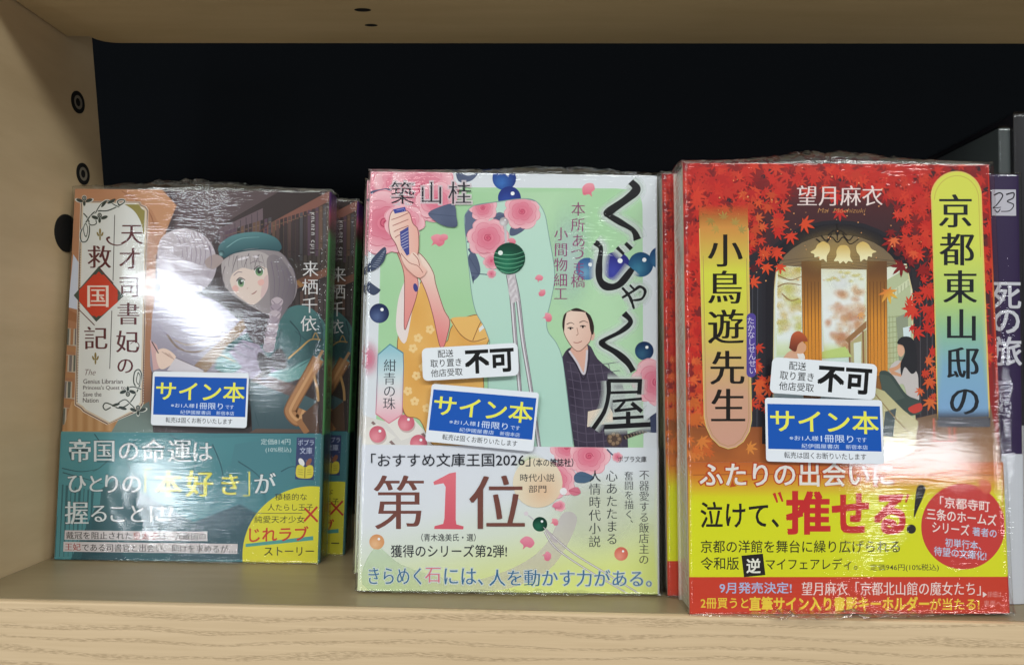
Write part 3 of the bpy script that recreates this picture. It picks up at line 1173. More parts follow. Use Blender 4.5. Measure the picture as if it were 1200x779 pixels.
    for x, y in ((117.4, 275), (112, 420)):
        for a, b, rx, ry in ((0, -3.6, 1.3, 3.8), (0, 3.8, 1.0, 3.2), (-2.6, -.6, 1.1, 2.8), (2.6, -.6, 1.1, 2.8)):
            p.fill(ell(x + a, y + b, rx, ry, 12, ang=a * .15), (140, 122, 66))
        p.fill([(x - 3, y), (x + 3, y), (x + 3, y + 1.2), (x - 3, y + 1.2)], (140, 122, 66))
    p.th('The', 98, 432.5, 111.5, 439.5, ti, -.012, .006, it=.3)
    for s_, x1, y in (('Genius Librarian', 144, 444), ('Princess\'s Quest to', 147.5, 451.6), ('Save the', 119, 459), ('Nation', 115.5, 466)):
        p.th(s_, 97.8 - (y - 444) * .02, y, x1, y + 5.4, (66, 50, 52), .0, .012)
    dk = (48, 60, 56)
    # iris scrollwork, upper left and lower right
    for a, w0 in (([(118, 246), (108, 252), (100, 262), (94.5, 274), (96, 283), (102, 282), (105, 272), (104, 258), (98, 250)], 1.3),
                  ([(99.5, 276), (98, 268), (100.5, 262), (103, 268), (101.5, 277), (99.5, 276)], .9),
                  ([(103, 257), (112, 248), (126, 247), (138, 242), (146, 237), (144, 234), (138, 236), (140, 241)], 1.4),
                  ([(104, 262), (108, 264), (113, 262), (112, 256)], 1.2),
                  ([(112, 250), (118, 240), (126, 235), (134, 240), (140, 243)], 1.1),
                  ([(130, 477), (124, 480), (121, 476), (124, 472), (131, 474), (140, 478), (152, 472), (162, 456), (166, 440), (163, 433), (158, 436), (157, 448), (162, 456)], 1.4),
                  ([(162, 436), (160, 446), (163, 450), (164.5, 441), (162, 436)], .9),
                  ([(148, 455), (156, 453), (166, 456)], 1.2), ([(134, 476), (146, 468), (154, 474), (158, 478)], 1.2)):
        p.stroke(a, w0 + 1.4, (226, 226, 220))
        p.stroke(a, w0, dk)
    for x, y, k in ((99, 234, 1), (117, 254, .95), (150, 460, -1), (162, 479, 1)):
        for dx, dy, rx, ry, an in ((0, -1.5, 2.6, 3, 0), (-5.5, 1, 4.2, 2.0, .35), (5.5, 1, 4.2, 2.0, -.35), (0, 4.6, 1.6, 3.0, 0)):
            E = ell(x + dx, y + dy * k, rx, ry, 14, an * k)
            p.fill([(x + (a - x) * 1.16, y + (b - y) * 1.16) for a, b in E], (222, 222, 214))
            p.fill(E, dk)
        p.stroke(ell(x, y - 1.5 * k, 1.1, 1.3, 10), .5, (206, 206, 200), closed=True)
    for E in (ell(131, 236, 5.5, 1.8, 14, -.5), ell(122, 239, 5, 1.6, 14, -.9), ell(144, 478, 5, 1.8, 14, .3), ell(136, 474, 5, 1.6, 14, -.3)):
        p.fill(E, dk)
    p.build('cover_art', root.children[1])

    # paper band
    def bandf(t, d):
        return (98, 150, 152) if d < .02 else ((96, 184, 178) if d < .97 else (180, 190, 190))
    zt = tf(220, 507)[1]
    band = sleeve(T + .4, -.05, zt, -.75, bandf, 'belly_band', root, 12)
    band.location.y = 0
    B = [(72.9, 507), (377.3, 507.5), (372.8, 658.8), (65.2, 654.2)]
    p = Print(tf, -.78, B)
    p.fill(B, lambda x, y: mix((84, 148, 156), (58, 112, 122), (x - 80) / 500 + .25 * noise.noise((x * .02, y * .03, 3))), res=12)
    # line drawing under the tint: columns, folds of a long robe
    d1, d2 = (54, 102, 112), (46, 84, 96)
    p.fill([(112, 596), (150, 566), (190, 590), (230, 612), (262, 655), (84, 655)], (52, 96, 106))
    p.fill([(120, 572), (138, 560), (152, 580), (136, 600), (118, 596)], (58, 104, 112))
    p.fill([(276, 520), (330, 512), (350, 560), (300, 600), (262, 590)], (74, 130, 140))
    for k in range(9):
        x = 70 + k * 5
        p.stroke([(x, 566 + k), (x - 2, 610), (x - 4, 655)], 1.1 + (k % 3), d1, .6)
    for a in ([(112, 508), (128, 534), (120, 546), (110, 552)], [(74, 548), (96, 552), (116, 549)], [(75, 553), (100, 560), (122, 566)], [(160, 515), (150, 540), (166, 566)], [(200, 508), (230, 540), (212, 580), (240, 612)],
              [(150, 580), (190, 606), (220, 640)], [(250, 520), (262, 560), (244, 604)], [(280, 540), (306, 560), (312, 590)], [(330, 552), (344, 546), (360, 552)], [(270, 600), (250, 630), (262, 655)]):
        p.stroke(a, 1.3, d2, .5)
    p.fill(spline([(96, 655), (104, 632), (130, 634), (150, 655)], 4), d2)
    p.fill([(200, 655), (230, 610), (282, 590), (300, 600), (290, 655)], (60, 92, 104))
    # yellow roundel
    cyx, cyy, cr0 = 366, 650, 81
    p.fill([(cyx + cr0 * math.cos(a), cyy + cr0 * math.sin(a)) for a in (i * math.pi / 36 for i in range(72))], (222, 214, 58))
    wt, hl = (222, 226, 228), (66, 104, 116)
    for ch, x, y, s_ in (('帝', 95, 527.5, 29), ('国', 123.5, 527.5, 28), ('の', 152, 527.5, 27), ('命', 181, 528, 29), ('運', 211.5, 528, 29), ('は', 238, 528.5, 26),
                         ('ひ', 91, 565.5, 25), ('と', 113.5, 566, 23), ('り', 132, 566, 25), ('の', 155.5, 566, 26),
                         ('が', 311, 566, 27), ('握', 91.5, 600, 29), ('る', 117.5, 600.5, 24), ('こ', 139, 601, 24), ('と', 162, 601, 24), ('に', 186, 601, 24), ('!', 200.5, 600, 26), ('?', 209.5, 600, 26)):
        p.tv(ch, x, y, x, y, s_, wt, -.004, .018, halo=hl, hw=.03, ha=.35)
    ye = (226, 222, 92)
    for ch, x, y, s_ in (('本', 198.5, 566, 33), ('好', 235, 566, 33), ('き', 270.5, 567, 28)):
        p.tv(ch, x, y, x, y, s_, ye, .004, .02, halo=hl, hw=.03, ha=.35)
    p.stroke([(179, 549), (171.5, 549), (171.5, 576)], 1.8, ye, smooth=False)
    p.stroke([(293, 552), (293, 580), (286, 580)], 1.8, ye, smooth=False)
    pk = (214, 206, 208)
    p.fill([(77.5, 620.5), (244, 622), (244, 633), (77, 631.5)], pk)
    p.fill([(76, 633.8), (279.5, 636.4), (279, 648), (75.6, 645.2)], pk)
    p.th('戴冠を阻止された', 79, 622, 156, 630.6, (44, 40, 44), -.003, .012, sl=.008)
    p.th('皇太子', 157, 622.6, 186.5, 631.2, (170, 54, 50), -.003, .012, sl=.008)
    p.th('は、元敵国の', 188, 622.8, 242, 631.4, (44, 40, 44), -.003, .012, sl=.008)
    p.th('王妃', 77.5, 635.4, 96, 644, (170, 54, 50), -.003, .012, sl=.012)
    p.th('である司書官と出会い、助けを求めるが…', 97.5, 635.8, 277, 644.8, (44, 40, 44), -.003, .012, sl=.012)
    bk_ = (54, 52, 40)
    p.th('積極的な', 323, 577.5, 360.5, 585.5, bk_, .002)
    p.th('人たらし王子', 314.5, 589.6, 367.5, 597.6, bk_, .002)
    p.stroke([(298, 600.6), (355, 600.6)], .8, (110, 106, 60))
    p.th('純愛天才少女', 299, 603.6, 357.5, 612, bk_, .002)
    for a in ([(357.5, 594.5), (373, 610.5)], [(372.5, 593), (357, 610)]):
        p.stroke(a, 2.4, (196, 52, 44))
    p.fill([(288.5, 636.4), (367.6, 627.2), (367.8, 632), (288.8, 640)], (84, 158, 152))
    p.th('じれラブ', 293, 617, 362, 634, (200, 54, 44), .012, sl=-.02)
    p.th('ストーリー', 310.5, 640, 368.5, 650, bk_, .008)
    p.th('定価814円', 306.5, 513.6, 341, 520.6, (196, 214, 216), 0)
    p.th('(10%税込)', 312, 523.4, 342, 530.2, (196, 214, 216), 0)
    p.fill([(348.5, 512), (370, 512.4), (368.4, 562), (346.5, 561)], (58, 68, 112))
    for k in range(10):
        p.fill(ell(350.5 + (k * 7) % 18, 514 + (k * 13) % 46, .5, n=6), (150, 160, 196))
    p.th('ポプラ', 350, 514.6, 368.5, 521.4, (196, 204, 228), 0)
    p.th('文庫', 352, 523.6, 366.5, 531.4, (196, 204, 228), 0)
    p.fill(ell(354, 541, 3, 5, ang=-.5), (236, 234, 236))
    p.fill(ell(362.5, 541, 2.6, 5, ang=.55), (150, 98, 76))
    p.fill(spline([(348.4, 546), (353, 544), (358.2, 547), (363, 544.4), (367.6, 546.6), (366.8, 558), (358, 560), (348, 557.5)], 3, True), (220, 206, 72))
    p.stroke([(358.2, 547), (357.8, 559.5)], .9, (120, 106, 40))
    for k in range(3):
        p.stroke([(350, 549.5 + k * 2.6), (355.8, 550 + k * 2.8)], .5, (150, 134, 50))
        p.stroke([(360.6, 550 + k * 2.7), (365.6, 549.6 + k * 2.6)], .5, (150, 134, 50))
    p.build('band_print', band)
    # lettering on the spine
    sv = Print(lambda x, y: (x, y), 0)
    for i, ch in enumerate('天才司書妃の救国記'):
        g, fc = glyph(ch, 0)
        sv.add([((x - .5) * 5.4 + T * .5, 116 - i * 6.6 + (y - .38) * 5.4) for x, y in g], fc, [(34, 44, 38)] * len(g))
    lettering_on_spine(sv, root.children[1])
    signed_sticker([(182.5, 435), (294.5, 437), (180, 497.5), (291.5, 501)], tf, root)
    film(T, root, 1.0, lambda t: 1.0 + 4.0 * math.exp(-((t - .45) / .32) ** 2), lambda t: 1.2 + 2.2 * math.exp(-((t - .62) / .28) ** 2),
         bulges=FILM_BULGES['teal'], loose=((24, 86, 10, .6), (18, 20, 13, .7), (2, 6, 12, .7), (5, 144, 14, .5), (-21, 124, 7, .8), (40, 120, 10, .3)))
    return root, T


def lettering_on_spine(pr, parent):
    """ink laid on the spine face (x = half width), x of the design running front to back"""
    v = [(BW / 2 + .02 + (-y) * .5, x, z) for x, y, z in pr.v]
    o = mesh_obj('spine_lettering', v, pr.f, [M_PRINT, M_SOFT], parent, pr.m, pr.c)
    return o


# slack places in the film: x, z, radii, turn, height (mm)
FILM_BULGES = {'teal': ((2, 12, 24, 16, .25, .5),), 'rose': (), 'maple': ((0, 14, 22, 9, .2, .4),)}


# ------------------------------------------------------------------ middle pair: roses, hairpin and brush lettering
def novel_rose():
    T = 13.0
    root = empty('wrapped_book', book_matrix(60.092, 19.585, .837, .0528, .0349, .0005),
                 'front pale green novel with roses, two stickers and large black brush lettering, in the middle', 'book',
                 'copies of the pale green rose novel')
    Q = [(434.5, 201.2), (771.0, 206.2), (419.4, 690.6), (773.1, 694.8)]
    tf = homography(Q, BW, BH)
    pages(T, root)

    def colf(t, d):
        if d < .06:
            return (226, 228, 238)
        if d > .97:
            return (226, 228, 220)
        return stops(t, (0, (226, 226, 224)), (.1, (218, 220, 176)), (1, (214, 218, 164)))
    sleeve(T, 0, BH, 0, colf, 'cover', root, 40)
    A = [(434.5, 201.2), (768, 206.1), (770, 694.8), (419.4, 690.6)]
    p = Print(tf, -.02, A)
    white, green, green2, mint = (226, 230, 236), (172, 215, 168), (186, 222, 182), (190, 224, 208)
    p.fill(A, white)
    F = [(448, 219), (722, 221)] + spline([(722, 221), (744, 224), (752, 236), (753, 254)], 5)[1:] + [(754, 524), (440, 524)]
    p.fill(F, lambda x, y: mix(green, green2, .5 + noise.noise((x * .012, y * .012, 2)) + (x - 600) / 500), res=14)
    p.glow(700, 470, 70, 80, (226, 238, 226), .8)
    p.glow(668, 300, 34, 80, (206, 224, 226), .65)
    slate, slate2 = (104, 114, 142), (74, 84, 112)

    # box of candied beads, lower left
    p.fill([(424, 486), (560, 524), (421, 524)], (226, 222, 218))
    brn = (142, 118, 116)
    for a, w in (([(424, 500), (474, 478)], 3.2), ([(424, 530), (500, 494)], 3.2), ([(478, 530), (512, 508)], 3.0), ([(436, 494), (470, 530)], 3.2), ([(470, 478), (512, 528)], 3.2), ([(424, 486), (452, 474)], 2.6)):
        p.stroke(a, w, brn)
    p.fill([(424, 504), (442, 496), (464, 512), (438, 530), (422, 530)], (236, 232, 226))
    p.fill([(450, 492), (480, 486), (499, 506), (470, 516)], (236, 232, 226))
    p.fill([(474, 522), (504, 510), (516, 524), (480, 530)], (236, 232, 226))
    for x, y, r in ((442.5, 508.5, 9.8), (476, 495, 9.8), (490.5, 519, 10)):
        p.fill(ell(x + 1, y + 3, r, r * .9), (206, 186, 182))
        p.bead(x, y, r, (212, 104, 124), (240, 160, 170))

    # kimono sleeves, arms, hands with comb
    kim, kim2, line = (240, 190, 112), (230, 172, 90), (150, 96, 60)
    skin, skin2, pink = (248, 222, 208), (240, 180, 166), (232, 140, 140)
    R1 = spline([(494, 330), (500, 332), (507, 356), (516, 392), (524, 400), (530, 382), (548, 371), (566, 370), (574, 388), (573, 398), (566, 420), (568, 480), (566, 524), (512, 524), (492, 492), (474, 484), (467, 440), (466, 400), (472, 374), (484, 346)], 5, True)
    p.fill(R1, lambda x, y: mix(kim, kim2, .5 + noise.noise((x * .03, y * .03, 6))), res=9)
    p.stroke(R1, .9, line, closed=True, smooth=False)
    for x, y in ((490, 396), (504, 386), (484, 408), (506, 412), (488, 440), (512, 452), (478, 458), (500, 478), (486, 470), (545, 440), (556, 470), (540, 500), (520, 430), (528, 470), (496, 430)):
        for k in range(5):
            a = k * 1.257 + x
            p.fill(ell(x + 3.2 * math.cos(a), y + 3.2 * math.sin(a), 2.3, n=8), (247, 212, 150))
    p.fill(spline([(528, 374), (548, 371), (566, 370), (574, 386), (572, 398), (554, 400), (540, 392)], 5, True), kim)
    p.stroke([(528, 374), (540, 392), (554, 400), (570, 396)], .9, line)
    p.stroke([(554, 399), (562, 380), (568, 372)], .9, line)
    p.fill([(561, 385), (570, 376), (569, 383), (562, 389)], (232, 236, 240))
    # left sleeve opening and forearm
    p.fill(spline([(474, 330), (478, 322), (492, 330), (484, 360), (476, 400), (468, 396), (464, 380), (467, 350)], 5, True), (240, 226, 224))
    L1 = spline([(462, 288), (470, 300), (476, 310), (484, 316), (490, 330), (488, 348), (480, 372), (474, 386), (474, 350), (473, 318)], 5, True)
    p.fill(L1, lambda x, y: mix(skin2, pink, (y - 290) / 110), res=7)
    p.stroke(L1, .8, (150, 80, 80), closed=True, smooth=False)
    # right forearm
    R2 = spline([(480, 298), (490, 296), (500, 306), (508, 320), (511, 334), (520, 362), (527, 376), (524, 394), (520, 406), (515, 404), (508, 372), (500, 344), (490, 322), (482, 312)], 5, True)
    p.fill(R2, lambda x, y: mix(skin, pink, ((x - 480) * -.5 + y - 300) / 80), res=6)
    p.stroke(R2, .8, (150, 80, 80), closed=True, smooth=False)

    # roses behind the author's name
    p.leaf([(535, 201), (548, 206), (560, 203), (552, 212), (538, 213)], slate, slate2)
    p.rose(455, 226, 34, 3)
    p.rose(470, 214, 28, 17)
    p.leaf([(434, 226), (446, 222), (458, 222), (466, 232), (452, 236)], slate, slate2)
    p.rose(496, 222, 36, 5, deep=(210, 92, 120))
    p.rose(512, 236, 22, 29)
    p.leaf([(502, 251), (518, 242), (532, 240), (535, 254), (535, 266), (518, 264)], slate, slate2)
    p.rose(452, 262, 35, 9, deep=(206, 76, 108))
    p.rose(474, 262, 22, 31)
    p.leaf([(428, 318), (436, 304), (450, 290), (453, 296), (449, 308), (438, 317)], slate2, (56, 66, 92))
    for k in range(9):
        p.stroke([(436 + k * 1.6, 312 - k * 2), (443 + k * 1.2, 314 - k * 2.6)], .6, (150, 158, 180))
    p.leaf([(432, 330), (440, 336), (446, 340), (438, 346), (430, 340)], slate2, (56, 66, 92))
    p.glow(432, 420, 16, 26, (230, 120, 150), .75)
    # hands
    H1 = spline([(456, 262), (460, 248), (472, 246), (480, 250), (484, 262), (490, 270), (491, 290), (488, 302), (480, 304), (470, 300), (464, 286), (458, 276)], 5, True)
    p.fill(H1, lambda x, y: mix(skin, skin2, (x - 456) / 36), res=5)
    p.stroke(H1, .8, (150, 80, 80), closed=True, smooth=False)
    for k in range(4):
        p.stroke([(459 + k * 1.4, 258 + k * 7), (468, 255 + k * 7), (479, 250 + k * 7.5)], .9, (176, 104, 96))
    p.fill([(461, 246), (475, 243), (476, 248), (463, 251)], (64, 74, 158))
    p.fill([(469, 272), (479, 266), (480, 298), (477, 300), (470, 288)], (70, 78, 152))
    for k in range(6):
        p.stroke([(470.5, 276 + k * 3.4), (479, 271 + k * 3.6)], .8, (186, 186, 214))
    p.stroke([(465, 247), (474, 245)], .7, (150, 156, 210))
    H2 = spline([(470, 297), (478, 302), (484, 296), (490, 300), (494, 310), (500, 318), (492, 326), (480, 318), (473, 308)], 5, True)
    p.fill(H2, lambda x, y: mix(skin, skin2, (y - 296) / 34), res=5)
    p.stroke([(470, 297), (480, 308), (490, 312), (496, 320)], .8, (176, 104, 96))
    p.stroke([(484, 297), (490, 304), (492, 312)], .9, (176, 104, 96))
    p.fill(ell(487, 337, 2.6, 5, ang=-.2), (66, 70, 140))

    # mint mirror shape with its own roses
    mir = spline([(545, 268), (545, 252), (556, 241), (580, 237), (612, 233), (628, 236), (638, 250), (643, 275), (650, 320), (646, 350), (641, 372), (642, 388), (652, 402), (659, 420), (663, 450), (668, 490), (672, 524)], 5)
    mir += [(572, 524), (572, 440)] + spline([(574, 400), (568, 384), (558, 366), (553, 345), (550, 318), (547, 290), (545, 268)], 5)
    p.bead(591, 209, 14, (26, 56, 132), (60, 120, 196))
    p.bead(597, 232, 13.5, (30, 50, 130), (50, 84, 170))
    p.fill(mir, lambda x, y: mix((196, 228, 212), (184, 220, 206), (y - 240) / 260), res=18)
    p.stroke(mir, .8, (130, 160, 160), closed=True, smooth=False)
    ck = p.clip
    p.clip = [(545, 290), (545, 252), (550, 245), (556, 241), (580, 237), (612, 233), (628, 236), (638, 250), (643, 275), (650, 330), (556, 340)]
    p.fill(spline([(545, 268), (545, 252), (556, 242), (566, 244), (560, 262), (552, 270), (547, 278)], 5, True), slate)
    p.leaf([(549, 300), (556, 296), (562, 310), (562, 322), (552, 330), (550, 316)], slate, slate2)
    p.leaf([(550, 326), (556, 324), (553, 336), (548, 328)], slate2, (60, 66, 96))
    p.leaf([(598, 268), (606, 262), (616, 267), (606, 275), (598, 276)], slate, slate2)
    p.leaf([(578, 256), (584, 249), (592, 252), (588, 262), (580, 264)], slate, slate2)
    for a in ([(547, 284), (552, 276), (556, 286)], [(548, 292), (556, 288), (552, 298)], [(556, 262), (562, 254), (560, 270)]):
        p.fill(a, (84, 94, 124))
    p.stroke([(552, 320), (562, 321), (574, 322)], 1.0, slate2)
    p.rose(566, 244, 15, 41)
    p.rose(612, 248, 20, 43)
    p.rose(572, 279, 23, 45)
    p.rose(576, 306, 9, 47)
    p.rose(576, 321, 5, 49)
    p.petal(600, 283, 5, .4)
    p.clip = ck
    p.stroke([(556, 241), (580, 237), (612, 233), (628, 236)], .8, (130, 160, 160))
    # hairpin
    silver, s2 = (206, 200, 206), (136, 124, 134)
    p.stroke([(592, 264), (593, 286)], 2.6, silver)
    p.bead(590.5, 260, 5.2, (176, 166, 170), (236, 232, 234))
    for a in ([(596, 322), (600, 350), (604, 400), (609, 455), (614, 524)], [(601, 322), (607, 350), (613, 400), (622, 455), (632, 524)]):
        p.stroke(a, 6.0, (104, 92, 102), 4.6)
        p.stroke(a, 4.4, silver, 3.2)
        p.stroke([(x + .9, y) for x, y in a], 1.2, (150, 138, 148), .8)
        p.stroke([(x - .6, y) for x, y in a], 1.0, (238, 234, 240))
    p.fill([(594, 318), (603, 318), (608, 352), (599, 356), (596, 342)], lambda x, y: mix((190, 176, 184), (232, 226, 230), .5 + .5 * math.sin(y * .6 + x)), res=3)
    p.bead(597, 303, 18.5, (12, 66, 50), (44, 132, 98), False)
    for k in range(5):
        yy = 297 + k * 5.2
        hw = math.sqrt(max(0, 18.3 ** 2 - (yy - 303) ** 2))
        p.stroke([(597 - hw, yy - .8), (597 - hw * .3, yy + 1.8), (597 + hw * .4, yy + 1.2), (597 + hw, yy - 2.2)], 1.1, (104, 176, 140), .6)
    p.fill(ell(586.5, 296.5, 2.8), (236, 246, 240))
    for x, y, r, a in ((513, 282, 9, .6), (520, 279, 6, -.4), (632, 326, 5, 0), (635, 343, 5, 2.4), (690, 222, 9, -.7), (642, 372, 6, 1.2)):
        p.petal(x, y, r, a)

    # man with a topknot, in a dark kimono
    kd, kd2 = (78, 70, 88), (56, 48, 66)
    K = [(659, 418), (668, 408), (690, 404), (712, 430), (728, 444), (734, 470), (736, 524), (673, 524), (666, 470)]
    p.fill(spline([(659, 418), (664, 410), (672, 406), (690, 404), (700, 420), (716, 434), (728, 446), (733, 470), (735, 500), (736, 524)], 4) + [(673, 524), (668, 488), (664, 452)], lambda x, y: mix(kd, kd2, .5 + noise.noise((x * .05, y * .05, 9))), res=8)
    for k in range(10):
        p.stroke([(664 + k * .9, 424 + k * 10), (690, 428 + k * 10), (726, 424 + k * 10)], .7, (98, 88, 108))
    for k in range(6):
        p.stroke([(668 + k * 9, 426), (674 + k * 9.6, 470), (678 + k * 10, 524)], .7, (98, 88, 108))
    p.fill([(689, 482), (714, 476), (724, 494), (688, 500)], (232, 214, 196))
    p.fill(spline([(668, 411), (676, 404), (688, 404), (688, 420), (684, 436), (676, 424)], 3, True), (226, 176, 158))
    p.stroke([(667, 411), (676, 424), (684, 438), (687, 424), (688, 410)], 2.4, (214, 206, 214))
    p.stroke([(665, 413), (676, 429), (684, 444), (690, 424), (690, 408)], 1.2, (40, 34, 48))
    face = spline([(660, 378), (662, 368), (672, 363), (684, 364), (692, 372), (693, 388), (692, 398), (688, 404), (680, 411), (674, 410), (667, 402), (661, 390)], 6, True)
    p.fill(ell(694, 393, 3, 6), (222, 178, 162))
    p.fill(face, lambda x, y: mix((242, 212, 196), (228, 184, 168), (x - 664) / 40 + (y - 385) / 90), res=6)
    p.stroke(face, .7, (120, 80, 70), closed=True, smooth=False)
    p.fill(spline([(686, 366), (692, 370), (696, 382), (695, 392), (692, 388), (690, 376)], 4, True), (52, 38, 36))
    p.fill(spline([(659, 382), (660, 372), (664, 366), (662, 376), (661, 388)], 4, True), (52, 38, 36))
    p.fill(spline([(669, 364), (674, 361), (680, 362), (686, 366), (680, 365)], 4, True), (52, 38, 36))
    p.stroke([(664, 380), (669, 378), (673, 380)], 1.1, (92, 64, 56), .5)
    p.stroke([(679, 378), (684, 376), (689, 378)], 1.1, (92, 64, 56), .5)
    for x, y in ((668.5, 384.5), (683, 382.5)):
        p.stroke([(x - 3.4, y), (x, y - 1), (x + 3.4, y)], 1.0, (50, 36, 36))
        p.fill(ell(x, y + .6, 1.3, 1.4, 10), (50, 36, 36))
    p.stroke([(676, 384), (677.4, 391), (675, 393)], .7, (168, 116, 100))
    p.stroke([(672, 401), (677, 401.6), (682, 399.6)], .9, (170, 96, 88))
    # sword guard and grip
    p.fill(ell(720, 514, 9, 9), (88, 70, 62))
    for k in range(7):
        p.fill(ell(720 + 5.6 * math.cos(k * .9), 514 + 5.6 * math.sin(k * .9), 2.2, n=10), (148, 122, 98))
    p.stroke([(730, 513), (746, 507), (760, 503)], 5, (58, 46, 46))
    for k in range(8):
        p.stroke([(732 + k * 3.4, 510.5 - k * 1.1), (734 + k * 3.4, 514.5 - k * 1.1)], .9, (148, 128, 112))

    # beads and a half rose on the right
    for x, y, r, d, l in ((688, 315, 13, (54, 96, 150), (128, 178, 206)), (722, 312, 17, (40, 40, 128), (70, 78, 176)), (751, 310, 14.5, (24, 74, 116), (70, 140, 170)), (774, 302, 13, (24, 64, 110), (60, 120, 160))):
        p.bead(x, y, r, d, l)
    p.bead(755, 411, 11, (22, 50, 92), (60, 110, 140))
    p.rose(770, 448, 27, 51)
    p.leaf([(752, 500), (762, 488), (776, 482), (776, 504), (760, 506)], slate2, (60, 66, 96))
    for x, y in ((444.5, 367),):
        p.bead(x, y, 11.5, (28, 40, 84), (96, 116, 160))

    # lettering
    ink = (34, 36, 46)
    for ch, x in (('築', 472), ('山', 505.8), ('桂', 539.2)):
        p.tv(ch, x, 226.5, x, 226.5, 29, ink, -.012, .012, halo=(240, 226, 232), hw=.06, ha=.6)
    pl = (150, 66, 118)
    for ch, x, y in zip('本所あづま橋', (677.6, 677.4, 678, 677, 678, 677.4), (245, 263.5, 282, 297, 314, 329)):
        p.tv(ch, x, y, x, y, 17.5, pl, -.012, .012)
    for ch, x, y in zip('小間物細工', (657.4, 657.4, 657.2, 657, 657), (274, 292.5, 310, 328, 344)):
        p.tv(ch, x, y, x, y, 17, pl, -.012, .012)
    blk = (26, 26, 30)
    wob = lambda a: (lambda t: .62 + .38 * abs(math.sin(t * 3.1 + a)) + .10 * math.sin(t * 23 + a))
    brush = [([(739, 213), (746, 222), (735, 233), (714, 248), (713, 252), (726, 260), (742, 270), (747, 281)], 9.5),
             ([(697, 284), (704, 291), (702, 312), (703, 328), (712, 336), (726, 333), (741, 315)], 8.5),
             ([(723, 290), (731, 298)], 5), ([(733, 285), (740, 292)], 5),
             ([(729, 349), (742, 341), (750, 336), (756, 341), (752, 350), (741, 352)], 3.4), ([(738, 334), (744, 340)], 3.2), ([(729, 337), (738, 348), (743, 362)], 3.6),
             ([(731, 367), (739, 377), (728, 388), (707, 399), (707, 404), (722, 413), (735, 424), (742, 435)], 7.5)]
    for a, w in brush:
        for dw, al in ((14, .18), (10, .25), (6.5, .35), (3.5, .5)):
            p.stroke(a, w + dw, (236, 244, 240), alpha=al)
    for a, w in brush:
        p.stroke(a, w, blk, prof=wob(a[0][0]))
    for a, w in (([(712, 446), (752, 446)], 4.2), ([(750, 444), (749, 462)], 4.6), ([(714, 460), (750, 459)], 3.4), ([(713, 446), (713, 462), (708, 482), (695, 502)], 4.4), ([(718, 470), (752, 467)], 3.4),
                 ([(732, 470), (724, 479), (722, 481), (748, 478)], 3.2), ([(740, 472), (752, 482)], 4), ([(736, 482), (736, 498)], 4.6), ([(718, 490), (754, 488)], 3.6), ([(708, 500), (762, 497)], 5.2)):
        for dw, al in ((14, .15), (10, .2), (6.5, .3), (3.5, .4)):
            p.stroke(a, w + dw, (236, 244, 240), alpha=al)
    for a, w in (([(712, 446), (752, 446)], 4.2), ([(750, 444), (749, 462)], 4.6), ([(714, 460), (750, 459)], 3.4), ([(713, 446), (713, 462), (708, 482), (695, 502)], 4.8), ([(718, 470), (752, 467)], 3.4),
                 ([(732, 470), (724, 479), (722, 481), (748, 478)], 3.2), ([(740, 472), (752, 482)], 4.4), ([(736, 482), (736, 498)], 4.8), ([(718, 490), (754, 488)], 3.6), ([(708, 500), (762, 497)], 5.4)):
        p.stroke(a, w, blk, prof=lambda t: .9 + .2 * abs(math.sin(t * 3 + w)))
    tagc = lambda x, y: stops((y - 405) / 90, (0, (150, 200, 214)), (.45, (222, 232, 236)), (.7, (240, 222, 226)), (1, (240, 176, 190)))
    tg = [(457, 404), (472, 414), (472.5, 430), (471, 482), (471, 485), (456, 495), (441, 484), (443, 430), (443.5, 416)]
    p.fill([(457 + (x - 457) * 1.06, 450 + (y - 450) * 1.03) for x, y in tg], lambda x, y: mix((70, 140, 160), (226, 130, 150), (y - 410) / 80), res=8)
    p.fill(tg, tagc, res=6)
    for ch, x, y in zip('紺青の珠', (457, 456.5, 456.5, 456), (428, 443.5, 458, 472.5)):
        p.tv(ch, x, y, x, y, 15.5, (40, 46, 60), -.01, .01)
    p.build('cover_art', root.children[1])

    # paper band
    zt = tf(600, 522.5)[1]

    def bandf(t, d):
        return (230, 232, 238) if d < .06 else ((224, 224, 190) if d < .97 else (230, 230, 226))
    band = sleeve(T + .4, -.05, zt, -.75, bandf, 'belly_band', root, 10)
    B = [(425.2, 521), (769.5, 524.5), (770.2, 694.9), (419.3, 690.8)]
    p = Print(tf, -.78, B)

    def bg_(x, y):
        t = (y - 520) / 172 + (x - 600) / 900
        c = stops(t, (0, (228, 231, 241)), (.35, (228, 232, 238)), (.60, (222, 230, 214)), (.82, (220, 228, 170)), (1.0, (222, 230, 138)))
        return c
    p.fill(B, bg_, res=11)
    p.glow(700, 600, 70, 60, (224, 228, 206), .8)
    p.fill(spline([(432, 690), (440, 640), (470, 660), (520, 676), (560, 678), (610, 660), (640, 636), (660, 600), (676, 610), (650, 660), (610, 684), (560, 692)], 6, True), lambda x, y: (*mix((204, 228, 190), (228, 208, 226), (x - 450) / 160), .35), soft=True, res=12)
    p.rose(664, 524, 17, 61)
    p.rose(690, 534, 22, 63)
    p.fill([(600, 505), (720, 505), (720, 524.0), (600, 522.6)], (228, 231, 241), clip=True)
    p.rose(652, 562, 21, 65)
    p.rose(656, 592, 6, 67)
    p.petal(650, 611, 5, 1)
    p.leaf([(673, 556), (682, 552), (696, 559), (686, 565), (674, 564)], (88, 116, 144), (70, 96, 124))
    p.leaf([(666, 574), (676, 570), (680, 577), (672, 580)], (226, 140, 158), (200, 90, 116))
    p.stroke([(711, 526), (717, 532), (722, 534)], 1.6, slate2)
    p.rose(723, 535, 5.5, 69)
    p.glow(622, 548, 20, 20, (226, 236, 150), .9)
